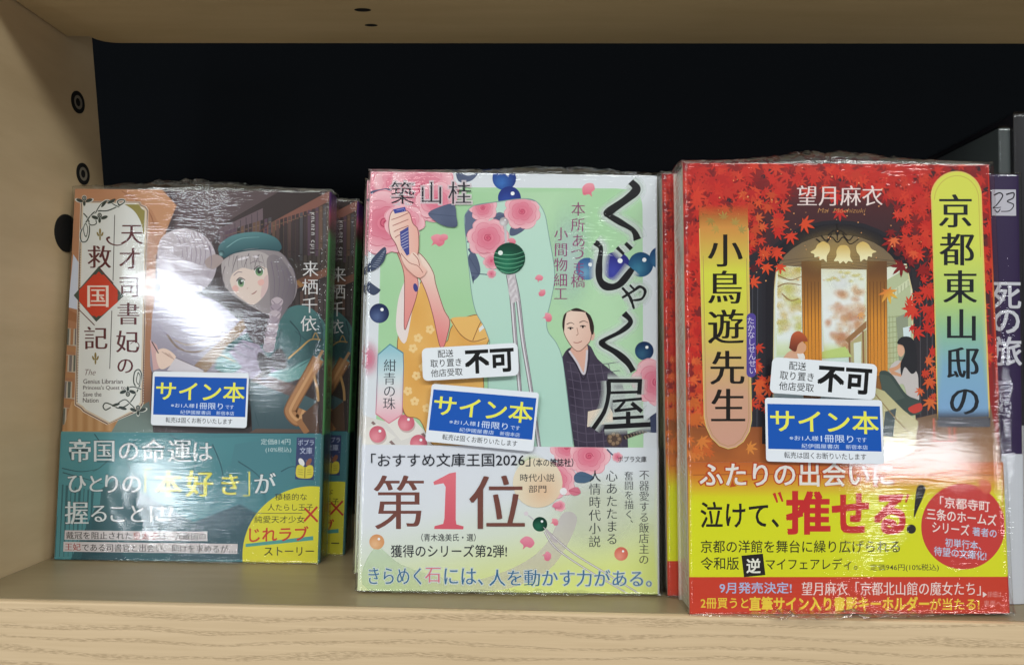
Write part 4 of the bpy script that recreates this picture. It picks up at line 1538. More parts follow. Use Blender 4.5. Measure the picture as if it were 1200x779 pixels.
    p.fill(ell(630, 565, 29), lambda x, y: (*mix((242, 204, 168), (246, 232, 206), math.hypot(x - 636, y - 576) / 30), .9), soft=True, res=7)
    p.fill(ell(660, 575, 4.2), (242, 240, 244))
    p.bead(632.6, 613.4, 8.6, (10, 58, 44), (40, 118, 88))
    p.stroke([(625, 608), (619, 603)], 1.6, silver)
    p.fill(ell(616.5, 601, 2.6), (226, 214, 222))
    for a in ([(640, 620), (670, 646), (712, 672), (748, 694)], [(638, 622), (652, 642), (690, 668), (735, 694)]):
        p.stroke(a, 2.4, s2, 1.8)
        p.stroke(a, 1.3, (230, 224, 224), .9)
    p.fill([(636, 616), (644, 622), (654, 636), (648, 634)], (196, 186, 190))
    for x, y, r, a in ((618, 635, 9, .3), (641, 651, 6, 1.6), (652, 592, 5, 0)):
        p.petal(x, y, r, a, (240, 156, 176), (222, 110, 140))
    p.bead(442, 634, 8.8, (222, 156, 104), (240, 196, 154))
    p.bead(727.5, 648, 8, (218, 112, 94), (240, 158, 140))
    # words
    k = (36, 38, 48)
    p.th('「おすすめ文庫王国2026」', 435.5, 531, 621.5, 546.5, k, .004, sl=-.004)
    p.th('（本の雑誌社）', 625, 536.6, 671.5, 546.2, k, .006)
    br = (122, 74, 66)
    p.th('第', 438.5, 556, 496.5, 619.5, br, -.006, .014)
    p.th('位', 550.5, 556, 614.5, 619, br, -.006, .014)
    P1 = [(508, 564), (527, 554), (534.5, 552.6), (534.2, 608), (535, 613.5), (543.5, 616), (543, 619.4), (509, 619), (509.4, 615.6), (519.5, 613), (521, 607), (522.4, 570), (520, 565.6), (509, 567.6)]
    p.fill(P1, lambda x, y: mix((234, 122, 134), (220, 96, 112), (y - 552) / 66), res=7)
    p.th('（青木逸美氏・選）', 494, 624.4, 557.5, 633.4, k, .006)
    p.th('獲得のシリーズ第2弾!', 458.5, 637.5, 594, 652, k, .008)
    p.th('時代小説', 609.5, 554.6, 649.5, 563.6, k, .002)
    p.th('部門', 619.5, 567.8, 640, 576.4, k, .002)
    p.th('ポプラ文庫', 723.5, 534, 757, 541, (60, 60, 66), 0)
    for tx, x0, y0, x1, y1 in (('人情時代小説', 697, 557, 696.5, 633.5), ('心あたたまる', 716.5, 557, 716.8, 630.5), ('奮闘を描く、', 736.5, 557, 737, 613), ('不器愛する飯店主の', 754.5, 556, 754, 654.5)):
        p.tv(tx, x0, y0, x1, y1, {'奮': 11.4, '不': 12.6}.get(tx[0], 14.6), (42, 44, 54), -.008, .008)
    bl = (58, 110, 150)
    halo = dict(halo=(236, 244, 250), hw=.05, ha=.6)
    for tx, x0, x1, y, c in (('きらめく', 432.5, 494, 664, bl), ('石', 498.5, 516.5, 664, (222, 120, 134)), ('には、', 521, 566, 664.6, bl), ('人を動かす力がある。', 573.5, 763, 666, bl)):
        p.th(tx, x0, y, x1, y + 19.5 if tx != '石' else y + 17.5, c, -.006, .012, sl=.006, **halo)
    p.build('band_print', band)
    refuse_sticker([(495, 408.5), (606.5, 402), (496.5, 446.5), (608, 440)], tf, root)
    signed_sticker([(507, 449.5), (631.5, 460), (499, 516.5), (624.5, 528.5)], tf, root)
    film(T, root, 2.0, lambda t: .9 + 3.0 * math.exp(-((t - .66) / .28) ** 2), lambda t: 1.0 + 3.5 * math.exp(-((t - .55) / .35) ** 2),
         bulges=FILM_BULGES['rose'], loose=((29, 124, 15, .7), (47, 30, 8, .7), (-38, 140, 10, .5)))
    return root, T


# ------------------------------------------------------------------ right pair: maple leaves and bay window
def novel_maple():
    T = 14.0
    root = empty('wrapped_book', book_matrix(172.71, 5.889, .606, .0326, .0402, -.0113),
                 'front red maple-leaf novel with yellow paper band and two stickers, nearest the shelf\'s front edge', 'book',
                 'copies of the red maple novel')
    Q = [(799.9, 191.2), (1160.7, 192.9), (807.7, 717.6), (1183.7, 716.8)]
    tf = homography(Q, BW, BH)
    pages(T, root)

    def colf(t, d):
        return stops(t, (0, (206, 54, 44)), (.2, (208, 62, 46)), (.3, (224, 126, 60)), (.4, (208, 70, 48)), (.52, (200, 64, 44)), (.56, (74, 52, 48)), (.7, (110, 60, 44)), (1, (180, 80, 40)))
    sleeve(T, 0, BH, 0, colf, 'cover', root, 60)
    A = [(799.9, 191.2), (1157, 192.9), (1179, 716.8), (807.7, 717.6)]
    p = Print(tf, -.02, A)
    red, red2, dark = (214, 62, 40), (196, 50, 38), (58, 44, 50)

    def base(x, y):
        c = stops((y - 190) / 380, (0, (90, 40, 42)), (.12, (84, 42, 46)), (.3, (52, 44, 52)), (.75, (54, 46, 50)), (.86, (120, 70, 48)), (1, (190, 104, 52)))
        m = max(1 - max(0, (y - 200) / 40), 1 - max(0, (x - 812) / 26) - max(0, (y - 470) / 60), min(1, (x - 1058) / 20) * (1 - max(0, (y - 262) / 40)) if x > 1058 else 0, (1 - max(0, (x - 868) / 34)) * (1 - max(0, (y - 300) / 50)))
        return mix(c, (160, 36, 36), max(0, min(.85, m)))
    p.fill(A, base, res=14)
    # dark timber wall, posts
    p.fill([(877, 300), (895, 290), (893, 500), (880, 520)], (44, 44, 52))
    for x in (882, 888):
        p.stroke([(x, 330), (x - 1, 500)], .8, (80, 80, 90))
    p.fill([(1056, 300), (1096, 300), (1098, 520), (1062, 540)], (50, 46, 52))
    for x in (1078, 1086, 1092):
        p.stroke([(x, 330), (x + 1, 500)], .9, (84, 80, 86))
    # veranda boards below
    p.fill([(808, 500), (900, 500), (900, 575), (808, 575)], lambda x, y: mix((150, 84, 46), (206, 118, 56), (y - 500) / 70 + .3 * noise.noise((x * .05, y * .3, 1))), res=8)
    for y in (521, 541, 556):
        p.stroke([(808, y), (1180, y - 1)], 1.0, (116, 62, 40))
    p.fill([(1030, 500), (1160, 470), (1180, 575), (1020, 575)], lambda x, y: mix((120, 96, 78), (190, 132, 84), (y - 480) / 80), res=9)
    for x in (1094, 1112, 1118):
        p.stroke([(x, 490), (x + 1, 516)], 2.0, (214, 110, 90))
    p.stroke([(1092, 517), (1120, 517)], 1.6, (214, 110, 90))

    # arch of the bay window
    def arch(cx, yb, yt, hw, ybase):
        pts = [(cx - hw, ybase)]
        for k in range(17):
            a = math.pi - math.pi * k / 16
            pts.append((cx + hw * math.cos(a), yb - (yb - yt) * math.sin(a)))
        return pts + [(cx + hw, ybase)]
    p.fill(arch(981, 322, 258, 88, 520), (42, 40, 48))
    p.fill(arch(981, 324, 262, 84, 520), (34, 32, 40))
    p.fill(arch(982, 330, 275, 75, 540), lambda x, y: stops((y - 275) / 120, (0, (112, 98, 84)), (.3, (134, 112, 84)), (.6, (128, 90, 62)), (1, (150, 98, 56))), res=8)
    for k in range(5):
        p.stroke([(912 + k * 2, 306 + k * 4), (980, 300 + k * 3), (1050 - k * 2, 306 + k * 4)], .7, (94, 80, 68))
    # panes
    def sky(x, y):
        return stops((y - 310) / 120, (0, (232, 236, 214)), (.4, (240, 244, 244)), (.75, (234, 242, 240)), (.85, (206, 222, 150)), (.92, (216, 232, 236)), (1, (210, 228, 232)))
    for P in ([(911, 311), (939, 313), (942, 500), (906, 500), (908, 340)], [(961, 315), (1015, 316), (1016, 520), (962, 520)], [(1036, 314), (1061, 309), (1068, 340), (1072, 520), (1040, 520)]):
        p.fill([(982 + (x - 982) * 1.015, y) for x, y in P], (224, 210, 160))
        p.fill(P, sky, res=9)
    clipb = p.clip
    rn = random.Random(4)
    p.clip = [(911, 311), (939, 313), (942, 500), (907, 500)]
    for k in range(60):
        x, y = rn.uniform(905, 940), rn.uniform(308, 388)
        p.glow(x, y, rn.uniform(6, 13), rn.uniform(5, 10), ((236, 208, 120), (226, 222, 110), (240, 226, 170))[k % 3], .4)
    for a in ([(911, 336), (922, 332), (938, 334)], [(916, 344), (926, 352), (936, 350)], [(910, 322), (926, 328), (939, 324)]):
        p.stroke(a, 1.4, (150, 110, 70), .6)
    p.clip = [(961, 315), (1015, 316), (1016, 520), (962, 520)]
    for k in range(120):
        a = rn.random() * 6.28
        r = rn.random() ** .5
        x, y = 1001 + math.cos(a) * r * 30 * (.7 if math.cos(a) > 0 else 1.1), 372 + math.sin(a) * r * 36
        if 964 < x < 1011:
            p.glow(x, y, rn.uniform(5, 10), rn.uniform(4, 8), ((236, 182, 136), (240, 200, 154), (228, 156, 108), (244, 216, 184))[k % 4], .38)
    p.glow(985, 330, 20, 16, (246, 248, 250), .8)
    for k in range(14):
        p.glow(970 + k * 3, 327 + rn.uniform(-9, 6), 5, 3, (236, 226, 150), .5)
    p.fill([(990, 398), (1015, 376), (1015, 384), (994, 402)], (160, 118, 80))
    p.fill([(996, 402), (1015, 386), (1015, 440), (998, 440)], (188, 178, 130))
    p.fill([(1000, 402), (1009, 400), (1009, 436), (1001, 436)], (226, 236, 226))
    p.stroke([(995, 396), (996, 440)], 2, (146, 106, 74))
    p.stroke([(1011, 388), (1012, 440)], 2, (146, 106, 74))
    p.fill([(963, 412), (990, 406), (998, 418), (963, 420)], (196, 216, 130))
    p.clip = [(1036, 314), (1061, 309), (1068, 340), (1072, 520), (1040, 520)]
    p.fill([(1036, 330), (1066, 312), (1074, 520), (1040, 520)], (190, 200, 160))
    for k in range(12):
        p.stroke([(1040, 372 + k * 6), (1056, 370 + k * 6)], .8, (158, 166, 124))
    for k in range(4):
        p.stroke([(1042 + k * 4, 370), (1043 + k * 4, 436)], .6, (158, 166, 124))
    p.fill([(1038, 346), (1066, 326), (1066, 334), (1040, 354)], (214, 220, 186))
    for k in range(6):
        p.stroke([(1044 + k * 4, 342 - k * 2.6), (1044 + k * 4, 350 - k * 2.6)], .9, (170, 176, 140))
    p.fill([(1050, 372), (1064, 366), (1064, 436), (1054, 436)], (150, 158, 136))
    p.fill([(1058, 384), (1067, 382), (1067, 400), (1059, 400)], (222, 236, 240))
    p.clip = clipb
    # posts between panes
    for x0, x1 in ((939, 962), (1016, 1039)):
        p.fill([(x0, 306), (x1, 306), (x1 + 1, 440), (x0 + 2, 440)], lambda x, y: mix((112, 76, 48), (222, 146, 54), (y - 316) / 60), res=5)
        for k in range(5):
            p.stroke([(x0 + 3 + k * 4.2, 330), (x0 + 4 + k * 4.2, 438)], 1.0, (116, 76, 44), .6)
    p.glow(982, 296, 62, 34, (236, 196, 110), .35)
    p.glow(951, 420, 22, 46, (246, 176, 76), .35)
    p.glow(1028, 420, 22, 46, (246, 176, 76), .35)
    # pendant lamps
    for a in ([(981, 262), (981, 282)], [(956, 280), (966, 286), (974, 278), (981, 284), (988, 278), (996, 286), (1006, 280)], [(962, 276), (968, 282), (975, 274)], [(987, 274), (994, 282), (1000, 276)], [(970, 276), (978, 270), (981, 276), (984, 270), (992, 276)]):
        p.stroke(a, 1.6, (36, 30, 32), 1.0)
    for cx, cy, an in ((963.5, 293, .5), (988, 297, 0), (1012, 293, -.6)):
        ca, sa = math.cos(an), math.sin(an)
        P = [(-4, -9), (4, -9), (8, -3), (8, 4), (11, 10), (6, 9), (3, 12), (0, 9), (-4, 12), (-6, 9), (-11, 9), (-8, 3), (-8, -3)]
        p.fill(spline([(cx + (x * ca - y * sa), cy + (x * sa + y * ca)) for x, y in P], 4, True), lambda x, y, cy=cy: mix((222, 188, 110), (248, 238, 190), (y - cy + 8) / 16), res=4)
    # reader with brown hair
    p.fill(spline([(915, 424), (924, 412), (934, 412), (942, 420), (946, 430), (946, 444), (908, 444)], 4, True), (224, 176, 148))
    p.fill(spline([(934, 414), (941, 414), (943, 420), (938, 424)], 4, True), (240, 238, 236))
    p.fill(spline([(930, 400), (938, 400), (944, 404), (944, 410), (940, 414), (934, 414), (928, 412)], 5, True), (222, 168, 134))
    p.fill(spline([(925, 405), (928, 392), (936, 388), (944, 394), (946, 400), (940, 400), (935, 404), (932, 412), (925, 408)], 5, True), lambda x, y: mix((196, 96, 60), (120, 56, 40), (y - 390) / 20), res=4)
    # seated reader on the right with long dark hair
    p.fill(spline([(1042, 432), (1052, 422), (1062, 428), (1074, 436), (1076, 452), (1076, 470), (1064, 466), (1058, 450), (1046, 452)], 4, True), (206, 198, 196))
    p.stroke([(1042, 434), (1052, 430), (1060, 420)], 5, (218, 160, 124), 3.6)
    p.stroke([(1044, 436), (1056, 440)], 5, (214, 158, 124), 3)
    p.fill(spline([(1030, 440), (1036, 434), (1046, 440), (1062, 462), (1078, 470), (1078, 484), (1056, 486), (1040, 474)], 5, True), (66, 80, 76))
    p.fill([(1030, 438), (1042, 440), (1060, 466), (1046, 470), (1034, 462)], (78, 92, 86))
    p.fill([(1037, 482), (1050, 478), (1046, 512), (1034, 510)], (84, 96, 100))
    p.fill([(1032, 518), (1036, 512), (1044, 518), (1042, 524), (1032, 524)], (150, 84, 60))
    p.fill(spline([(1064, 478), (1078, 472), (1080, 480), (1070, 484)], 4, True), (206, 70, 60))
    p.fill(spline([(1052, 404), (1058, 402), (1060, 412), (1056, 418), (1052, 414)], 4, True), (230, 180, 150))
    p.fill(spline([(1051, 402), (1056, 395), (1066, 395), (1072, 402), (1074, 416), (1074, 432), (1068, 438), (1060, 430), (1056, 440), (1055, 426), (1060, 414), (1058, 405)], 5, True), (40, 40, 46))
    p.fill([(1020, 452), (1036, 458), (1058, 480), (1076, 494), (1070, 530), (1036, 540), (1020, 540)], lambda x, y: mix((196, 190, 140), (226, 214, 180), (y - 450) / 80), res=7)
    p.fill([(1037, 482), (1050, 478), (1046, 512), (1034, 510)], (84, 96, 100))
    p.stroke([(1024, 460), (1044, 484), (1064, 506)], 1.2, (156, 130, 90))

    # maple leaves, red above turning orange
    rn = random.Random(11)

    def scatter(n, x0, x1, y0, y1, r0, r1, cols, ok=lambda x, y: True):
        for _ in range(n):
            x, y = rn.uniform(x0, x1), rn.uniform(y0, y1)
            if ok(x, y):
                c = rn.choice(cols)
                p.maple(x, y, rn.uniform(r0, r1), rn.uniform(-1.6, 1.6) + math.pi * .8, mix(c, (120, 26, 30), rn.uniform(0, .18)))
    reds = [(214, 50, 40), (206, 44, 40), (222, 66, 46), (214, 56, 44)]
    ors = [(222, 84, 46), (226, 104, 56), (218, 70, 44)]
    for _ in range(240):
        x, y = rn.uniform(812, 1160), rn.uniform(194, 330)
        if 900 < x < 1050 and y > 216:
            continue
        q, r0 = rn.random() * 6, rn.uniform(2.5, 6.5)
        p.fill([(x + math.cos(q + a) * r0 * rn.uniform(.4, 1.25), y + math.sin(q + a) * r0 * rn.uniform(.4, 1.1)) for a in (0, 1, 2, 3, 4, 5)], mix((92, 32, 38), (54, 40, 48), rn.random()))
    deepr = [(150, 34, 36), (168, 40, 38), (132, 34, 38)]
    scatter(60, 800, 872, 190, 320, 9, 15, deepr)
    scatter(50, 860, 1075, 188, 232, 9, 15, deepr)
    scatter(60, 1040, 1165, 195, 320, 9, 15, deepr)
    scatter(150, 800, 872, 190, 330, 8, 15, reds)
    scatter(120, 860, 1080, 186, 230, 8, 14, reds, lambda x, y: y < 212 or rn.random() < .45)
    scatter(90, 1040, 1100, 195, 300, 7, 13, reds, lambda x, y: x > 1036 + (y - 195) * .25)
    scatter(80, 1090, 1170, 190, 340, 8, 14, reds)
    scatter(70, 868, 925, 222, 306, 7, 13, reds + ors, lambda x, y: x + (y - 225) * .2 < 922)
    scatter(60, 800, 824, 300, 430, 7, 12, reds)
    scatter(34, 800, 826, 420, 490, 7, 12, ors)
    scatter(22, 806, 836, 470, 536, 7, 12, [(216, 112, 50), (222, 130, 60)])
    scatter(30, 1146, 1182, 300, 430, 7, 11, reds + ors)
    scatter(16, 878, 902, 400, 480, 6, 11, ors)
    scatter(26, 1064, 1098, 318, 390, 7, 12, reds)
    scatter(10, 1070, 1098, 420, 480, 7, 11, ors)
    for x, y, r, c, a in ((942, 262, 14, (226, 78, 44), 2.0), (926, 276, 12, (220, 66, 42), 2.8), (910, 296, 12, (222, 70, 44), 2.4), (898, 312, 11, (226, 80, 44), 2.9), (914, 312, 10, (224, 72, 44), 3.1), (882, 330, 11, (226, 82, 48), 1.7), (984, 248, 12, (202, 46, 42), 3.1),
                          (1047, 281, 10, (232, 112, 66), 3.0), (1070, 296, 9, (228, 92, 56), 3.2), (1050, 252, 9, (220, 66, 50), 1.2), (1070, 362, 15, (220, 66, 48), 4.0), (1086, 340, 14, (212, 56, 44), 3.5), (1092, 412, 11, (206, 54, 44), 1.6), (1088, 446, 12, (220, 92, 48), 2.6), (1090, 470, 12, (222, 110, 56), 3.4),
                          (884, 424, 11, (212, 62, 44), 2.6), (890, 448, 13, (224, 92, 46), 3.0), (822, 516, 13, (222, 130, 60), 2.4), (878, 524, 11, (224, 140, 64), 1.8), (1008, 368, 7, (230, 170, 110), 2.6)):
        p.maple(x, y, r, a, c)
    p.maple(1040, 342, 15, 2.9, (226, 96, 52), (236, 200, 80))
    for _ in range(60):
        x, y = rn.uniform(810, 1080), rn.uniform(200, 330)
        p.fill(ell(x, y, rn.uniform(.4, 1.0), n=6), (240, 170, 110))

    # title labels
    LL = [(819.5, 268), (876.5, 267.5), (877.4, 300), (880.5, 492), (878, 505), (871, 517), (862, 523.5), (853, 525.5), (843, 522), (833, 512), (827.5, 500), (825, 488)]
    lab = lambda x, y: (*stops((y - 268) / 256, (0, (216, 150, 74)), (.12, (216, 190, 84)), (.2, (222, 224, 78)), (.42, (222, 214, 84)), (.6, (218, 184, 116)), (.75, (214, 166, 138)), (1, (214, 162, 142))), 1)
    labs = lambda x, y: (*lab(x, y)[:3], max(0., min(1., (y - 240) / 26)))
    p.fill([(818.5, 240), (876, 239.5)] + LL[1:] + [LL[0]], labs, soft=True, res=6)
    p.stroke([LL[0], (825, 488), (827.5, 500), (833, 512), (843, 522), (853, 525.5), (862, 523.5), (871, 517), (878, 505), (880.5, 492), (876.5, 267.5)], .9, (236, 206, 120), smooth=False)
    ins = [(849.5 + (x - 849.5) * .9, 400 + (y - 400) * .975) for x, y in LL[2:]]
    p.stroke(ins + [(823.8, 300)], .7, (190, 150, 96), smooth=False)
    for x, y, c in ((833, 258, (140, 120, 60)), (848, 255, (150, 120, 64)), (861, 262, (160, 140, 74)), (868, 270, (150, 140, 80)), (840, 268, (180, 150, 76))):
        p.maple(x, y, 8, x, mix(c, (214, 170, 80), .35))
    blk = (28, 24, 22)
    for ch, x, y, s_ in (('小', 849.5, 293.5, 42), ('鳥', 849.4, 336.5, 42), ('遊', 850.4, 382.5, 44), ('先', 852, 430.5, 43), ('生', 853, 475, 43)):
        p.tv(ch, x, y, x, y, s_, blk, -.004, .022)
    p.fill(rrect(874.6, 367, 885.6, 442, 5.2), (88, 72, 156))
    p.tv('たかなしせんせい', 879.4, 375.5, 881.8, 434, 9.2, (222, 214, 240), 0)
    RR = [(1092, 236)] + [(1120 + 28.5 * math.cos(a) + .6 * math.sin(a), 231 - 29 * math.sin(a)) for a in (math.pi - k * math.pi / 18 for k in range(19))] + [(1151, 300), (1158, 488), (1099, 490), (1094, 300)]
    rlab = lambda x, y: stops((y - 200) / 288, (0, (222, 224, 92)), (.3, (220, 226, 96)), (.52, (190, 216, 124)), (.66, (150, 196, 164)), (.8, (134, 178, 206)), (1, (132, 172, 214)))
    p.fill([(1121 + (x - 1121) * 1.05, 350 + (y - 350) * 1.008) for x, y in RR], (234, 202, 112))
    p.fill(RR, rlab, res=9)
    p.stroke([(1124 + (x - 1124) * .91, 346 + (y - 346) * .97) for x, y in RR[1:-3]], .8, (206, 184, 88), smooth=False)
    p.fill([(1098, 478), (1160, 476), (1160, 500), (1098, 500)], lambda x, y: (96, 96, 104, max(0, min(1, (y - 480) / 12))), soft=True, res=4)
    for ch, x, y, s_ in (('京', 1119, 247.5, 42), ('都', 1121, 292, 42), ('東', 1124.5, 336, 42), ('山', 1126, 380.5, 41), ('邸', 1127.6, 425, 41), ('の', 1129.6, 469, 40)):
        p.tv(ch, x, y, x, y, s_, (30, 34, 40), -.004, .022)
    p.th('望月麻衣', 934, 217.5, 1034, 241.5, (244, 224, 220), -.008, .014)
    p.th('Mai  Mochizuki', 958, 244, 1013, 249.5, (206, 150, 90), -.014, 0, it=.3)
    p.build('cover_art', root.children[1])

    # paper band: fades out of the picture into yellow
    zt = tf(990, 541)[1]

    def bandf(t, d):
        return stops(t, (0, (196, 110, 52)), (.16, (214, 150, 50)), (.25, (222, 224, 34)), (.755, (222, 224, 34)), (.765, (200, 52, 44)), (1, (198, 50, 42)))
    band = sleeve(T + .4, -.05, zt, -.75, bandf, 'belly_band', root, 60)
    B = [(804.9, 541), (1172.3, 541), (1179.6, 717.4), (807.7, 718.2)]
    p = Print(tf, -.78, B)
    p.fill(B, lambda x, y: stops((y - 541) / 178, (0, (196, 104, 50)), (.08, (214, 124, 48)), (.17, (222, 180, 46)), (.24, (222, 224, 32)), (1, (222, 224, 32))), res=9)
    p.stroke([(805, 556), (900, 555), (1172, 556)], 1, (170, 92, 46))
    p.fill([(800, 675), (1190, 674.6), (1190, 725), (800, 725)], (206, 62, 40))
    wh = (238, 232, 226)
    hl = dict(halo=(206, 84, 36), hw=.07, ha=.8)
    p.th('ふたりの出会いに', 819.5, 541.5, 1045, 569, wh, .014, **hl)
    p.th('泣けて、', 820.5, 587.5, 911.5, 617, (30, 26, 24), .012)
    for a in ([(906, 577), (910, 588)], [(912, 576), (916, 587)]):
        p.stroke(a, 3.6, (204, 44, 44), 2)
    for a in ([(1056, 578), (1053, 588)], [(1063, 578), (1060, 588)]):
        p.stroke(a, 3.6, (204, 44, 44), 2)
    p.th('推', 921.5, 576, 970.5, 624, (204, 44, 44), .03)
    p.th('せる', 975, 579, 1058.5, 623.5, (204, 44, 44), .035)
    p.fill(spline([(1073, 571), (1078, 567), (1083, 571), (1081, 580), (1074, 596), (1069.5, 606), (1070, 594), (1071.5, 580)], 5, True), (34, 30, 30))
    p.fill(ell(1066.5, 619, 5.4), (34, 30, 30))
    p.th('京都の洋館を舞台に繰り広げられる', 820.5, 632, 1053, 646.6, (36, 34, 24), .006)
    p.th('令和版', 820.5, 651.6, 865, 666.4, (36, 34, 24), .006)
    p.fill([(868, 650), (893, 647.6), (896, 672.6), (871, 675)], (30, 26, 26))
    p.th('逆', 874.2, 653.4, 890, 670.2, (240, 238, 226), .02)
    p.th('マイフェアレディ。', 896.5, 653, 1003.5, 666.6, (36, 34, 24), .006)
    p.th('定価946円(10%税込)', 1018.5, 659.6, 1098.5, 668.6, (60, 58, 40), .004)
    p.fill([(1127 + 49 * math.cos(a), 616 + 50 * math.sin(a)) for a in (i * math.pi / 36 for i in range(72))], (206, 62, 56))
    p.petal(1152, 570, 10, 1, (226, 130, 90), (214, 90, 70))
    sl = .10
    pk, sk = (244, 226, 222), (190, 206, 232)
    p.th('「京都寺町', 1100, 580.5, 1158, 593.4, pk, .012, sl=sl)
    p.th('三条のホームズ', 1084.5, 594, 1166, 607.5, pk, .012, sl=sl)
    p.th('シリーズ', 1091, 609.6, 1134, 622.4, pk, .012, sl=sl)
    p.th('著者の', 1138, 616.5, 1166, 626.5, sk, .012, sl=sl)
    p.th('初単行本、', 1106, 629.4, 1148, 639.4, sk, .012, sl=sl)
    p.th('待望の文庫化!', 1093, 639, 1154, 649.6, sk, .012, sl=sl)
    p.th('9月発売決定!', 842.5, 681, 926.5, 694, (176, 190, 226), .012)
    p.th('望月麻衣「京都北山館の魔女たち」', 938.5, 680.4, 1147.5, 696.4, (240, 222, 218), -.004, .012)
    yl = (238, 206, 66)
    p.th('2冊買うと', 820.5, 699.5, 876, 711.5, yl, .012)
    p.th('直筆サイン入り書影キーホルダー', 877.5, 698.2, 1087, 714, yl, .03)
    p.th('が当たる!', 1088.5, 699.8, 1146, 713.4, yl, .014)
    p.fill([(1150, 692), (1155, 695.4), (1150, 698.8)], (236, 220, 216))
    p.th('詳細は', 1155.5, 691.6, 1172, 698.8, (226, 170, 166), -.01)
    p.th('裏面へ', 1151, 702, 1172, 709.6, (226, 170, 166), -.01)
    p.build('band_print', band)
    refuse_sticker([(902.5, 418.5), (1024.5, 427), (899, 460), (1021.5, 468.5)], tf, root)
    signed_sticker([(893.5, 465.5), (1029.5, 468.5), (895, 539.5), (1032.5, 543)], tf, root)
    film(T, root, 3.0, lambda t: .9 + 4.6 * math.exp(-((t - .50) / .27) ** 2), lambda t: 1.4 + 8.5 * math.exp(-((t - .42) / .26) ** 2),
         bulges=FILM_BULGES['maple'], loose=((-6, 7, 14, .8), (38, 16, 7, .3), (5, 31, 11, .35), (22, 145, 12, .35), (-44, 60, 6, .4)))
    return root, T


# ------------------------------------------------------------------ books shelved spine-out at the right
def spine_book(x0, x1, y0, depth, z1, mat_spine, name, label, hard=2.2, tilt=0.0, yaw=0.0):
    root = empty(name, Matrix.Translation((x0 * MM, y0 * MM, .15 * MM)) @ Matrix.Rotation(yaw, 4, 'Z') @ Matrix.Rotation(tilt, 4, 'Y'), label, 'book')
    w = x1 - x0
    bm = bmesh.new()
    N = 10
    outer = [(0, depth)] + [(w / 2 - w / 2 * math.cos(math.pi * k / N), .9 - .9 * math.sin(math.pi * k / N)) for k in range(N + 1)] + [(w, depth)]
    inner = [(w - .5, depth), (w - .5, 1.6), (.5, 1.6), (.5, depth)]
    o = bm_obj('cover', prism(outer + inner, 0, z1, 0), mat_spine, root, False)
    bm_obj('page_block', box(.6, w - .6, 1.8, depth - 1, .8, z1 - .8), M_PAGE, root)
    return root, w, o


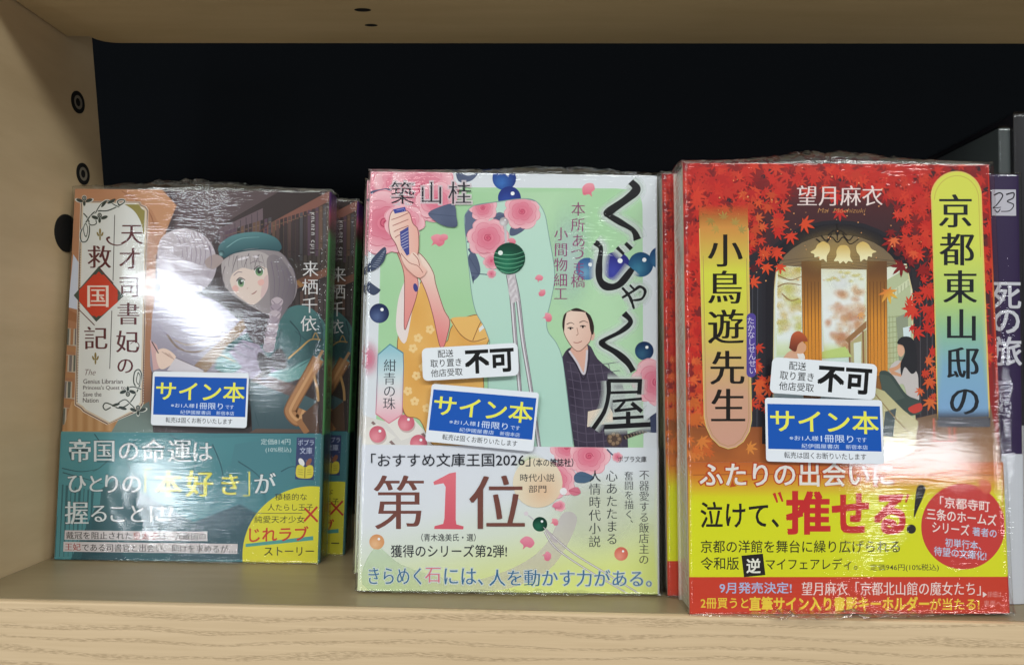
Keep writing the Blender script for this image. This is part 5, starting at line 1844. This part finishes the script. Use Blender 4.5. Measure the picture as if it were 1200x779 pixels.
def right_hand_books():
    purple = plain('violet_cover', (44, 25, 70), .5)
    slate_ = plain('slate_cover', (66, 72, 73), .5)
    black = plain('black_cover', (26, 24, 30), .4)
    lead = (206, 206, 214)
    r, w, o = spine_book(226.9, 238.3, 20, 104, 149.4, purple, 'wrapped_book', 'narrow violet book shelved spine-out with silver title, right of the maple novel')
    p = Print(lambda x, y: (x, y), -.02)
    z = lambda py: (703 - py) / (703 - 204) * 149.4
    p.fill([(1.4, z(253) - .0), (w - 1.6, z(253)), (w - 1.6, z(222)), (1.4, z(222))], (196, 194, 204))
    for a in ([(2.2, z(229)), (4.2, z(226)), (5.2, z(230)), (3.2, z(240)), (1.9, z(244)), (4.6, z(243))], [(6.4, z(228)), (9, z(226)), (8.8, z(232)), (6.8, z(236)), (9, z(240)), (7.6, z(247)), (4.6, z(248))], [(2.4, z(246)), (3.4, z(249)), (4.4, z(245))]):
        p.stroke(a, .55, (40, 36, 46), .3)
    mesh_obj('emblem_plate', p.v, p.f, [M_PRINT, M_SOFT], o, p.m, p.c)
    p = Print(lambda x, y: (x, y), -.02)
    for ch, py in (('死', 346), ('の', 376), ('旅', 412)):
        zz = z(py)
        p.tv(ch, w * .53, -zz, w * .53, -zz, 10.8, lead, .014, .0)
    n0 = len(p.v)
    # characters were laid out with y down: flip them upright
    flip = []
    for (x, y, zc) in p.v:
        flip.append((x, y, -zc if zc < 0 else zc))
    p.v = flip
    for i, ch in enumerate('SHI NO TABI'):
        if ch != ' ':
            g, fc = glyph(ch, 0)
            zz = z(444) - i * 3.4
            p.add([(w * .5 + (yy - .3) * 3.2, zz - xx * 3.2) for xx, yy in g], fc, [(150, 140, 164)] * len(g))
    mesh_obj('spine_lettering', p.v, p.f, [M_PRINT, M_SOFT], o, p.m, p.c)
    zb = z(531)
    bm = prism([(-.25, 90)] + [(w / 2 - (w / 2 + .25) * math.cos(math.pi * k / 10), .9 - 1.15 * math.sin(math.pi * k / 10)) for k in range(11)] + [(w + .25, 90), (w + .06, 90), (w + .06, 1.2), (-.06, 1.2), (-.06, 90)], .1, zb)
    bnd = bm_obj('belly_band', bm, plain('pale_band', (206, 208, 216), .5), r)
    q = Print(lambda x, y: (x, y), -.30)
    for i, ch in enumerate('ミステリー'):
        g, fc = glyph(ch, -.01)
        q.add([(w * .62 + (xx - .5) * 3.2, 34 - i * 4 + (yy - .4) * 3.2) for xx, yy in g], fc, [(226, 228, 234)] * len(g))
    film_sleeve(r, w, 104, 149.4)

    r2, w2, o2 = spine_book(243.4, 247.9, 40, 110, 172.2, slate_, 'wrapped_book', 'thin tall slate-grey book rising behind the violet spine')
    film_sleeve(r2, w2, 110, 172.2)
    r3, w3, o3 = spine_book(248.4, 262, 38.6, 110, 177.3, black, 'wrapped_book', 'tall black book with a pale grey paper band, cut off by the picture\'s right edge')
    bm = prism([(-.3, 90)] + [(w3 / 2 - (w3 / 2 + .3) * math.cos(math.pi * k / 10), .9 - 1.2 * math.sin(math.pi * k / 10)) for k in range(11)] + [(w3 + .3, 90), (w3 + .06, 90), (w3 + .06, 1.2), (-.06, 1.2), (-.06, 90)], 4.5, 60)
    bm_obj('belly_band', bm, plain('grey_band', (188, 188, 186), .5), r3)
    film_sleeve(r3, w3, 110, 177.3)


def film_sleeve(parent, w, depth, h):
    """taut film round a book shelved spine-out"""
    bm = bmesh.new()
    nz, nx = 90, 16
    prof = [(-.5, depth + .5)] + [(w / 2 - (w / 2 + .5) * math.cos(math.pi * k / nx), .7 - 1.5 * math.sin(math.pi * k / nx) ** .5) for k in range(nx + 1)] + [(w + .5, depth + .5)]
    rows = []
    for j in range(nz + 1):
        z = -.02 + (h + .6) * j / nz
        rows.append([bm.verts.new((x + .15 * noise.noise((x * .9, z * .2, w)), y + .15 * noise.noise((x * .5, z * .25, w + 3)), z)) for x, y in prof])
    for a, b in zip(rows, rows[1:]):
        for k in range(len(prof) - 1):
            bm.faces.new((a[k], a[k + 1], b[k + 1], b[k]))
    bm.faces.new(rows[-1])
    o = bm_obj('shrink_wrap', bm, M_FILM, parent, True)
    at = o.data.attributes.new('Crinkle', 'FLOAT', 'POINT')
    at.data.foreach_set('value', [.25] * len(o.data.vertices))
    return o


def second_copy(root, T, dx, dy, dz, roll, label):
    m = root.matrix_world @ Matrix.Translation((dx * MM, dy * MM, dz * MM)) @ Matrix.Rotation(roll, 4, 'Y')
    return copy_thing(root, m, label, ('signed_copy_sticker', 'notice_sticker'))


bpy.context.view_layer.update()
t_root, t_T = novel_teal()
r_root, r_T = novel_rose()
m_root, m_T = novel_maple()
bpy.context.view_layer.update()
second_copy(t_root, t_T, 6.3, 15.6, .6, .012, 'second teal-banded novel, half hidden behind the front one, its green spine at the right')
second_copy(r_root, r_T, -4.7, 18.2, 2.0, 0.0, 'second pale green rose novel, only its left edge showing behind the front one')
second_copy(m_root, m_T, -3.4, 17.4, 1.2, 0.0, 'second red maple novel, only its left edge showing behind the front one')
right_hand_books()
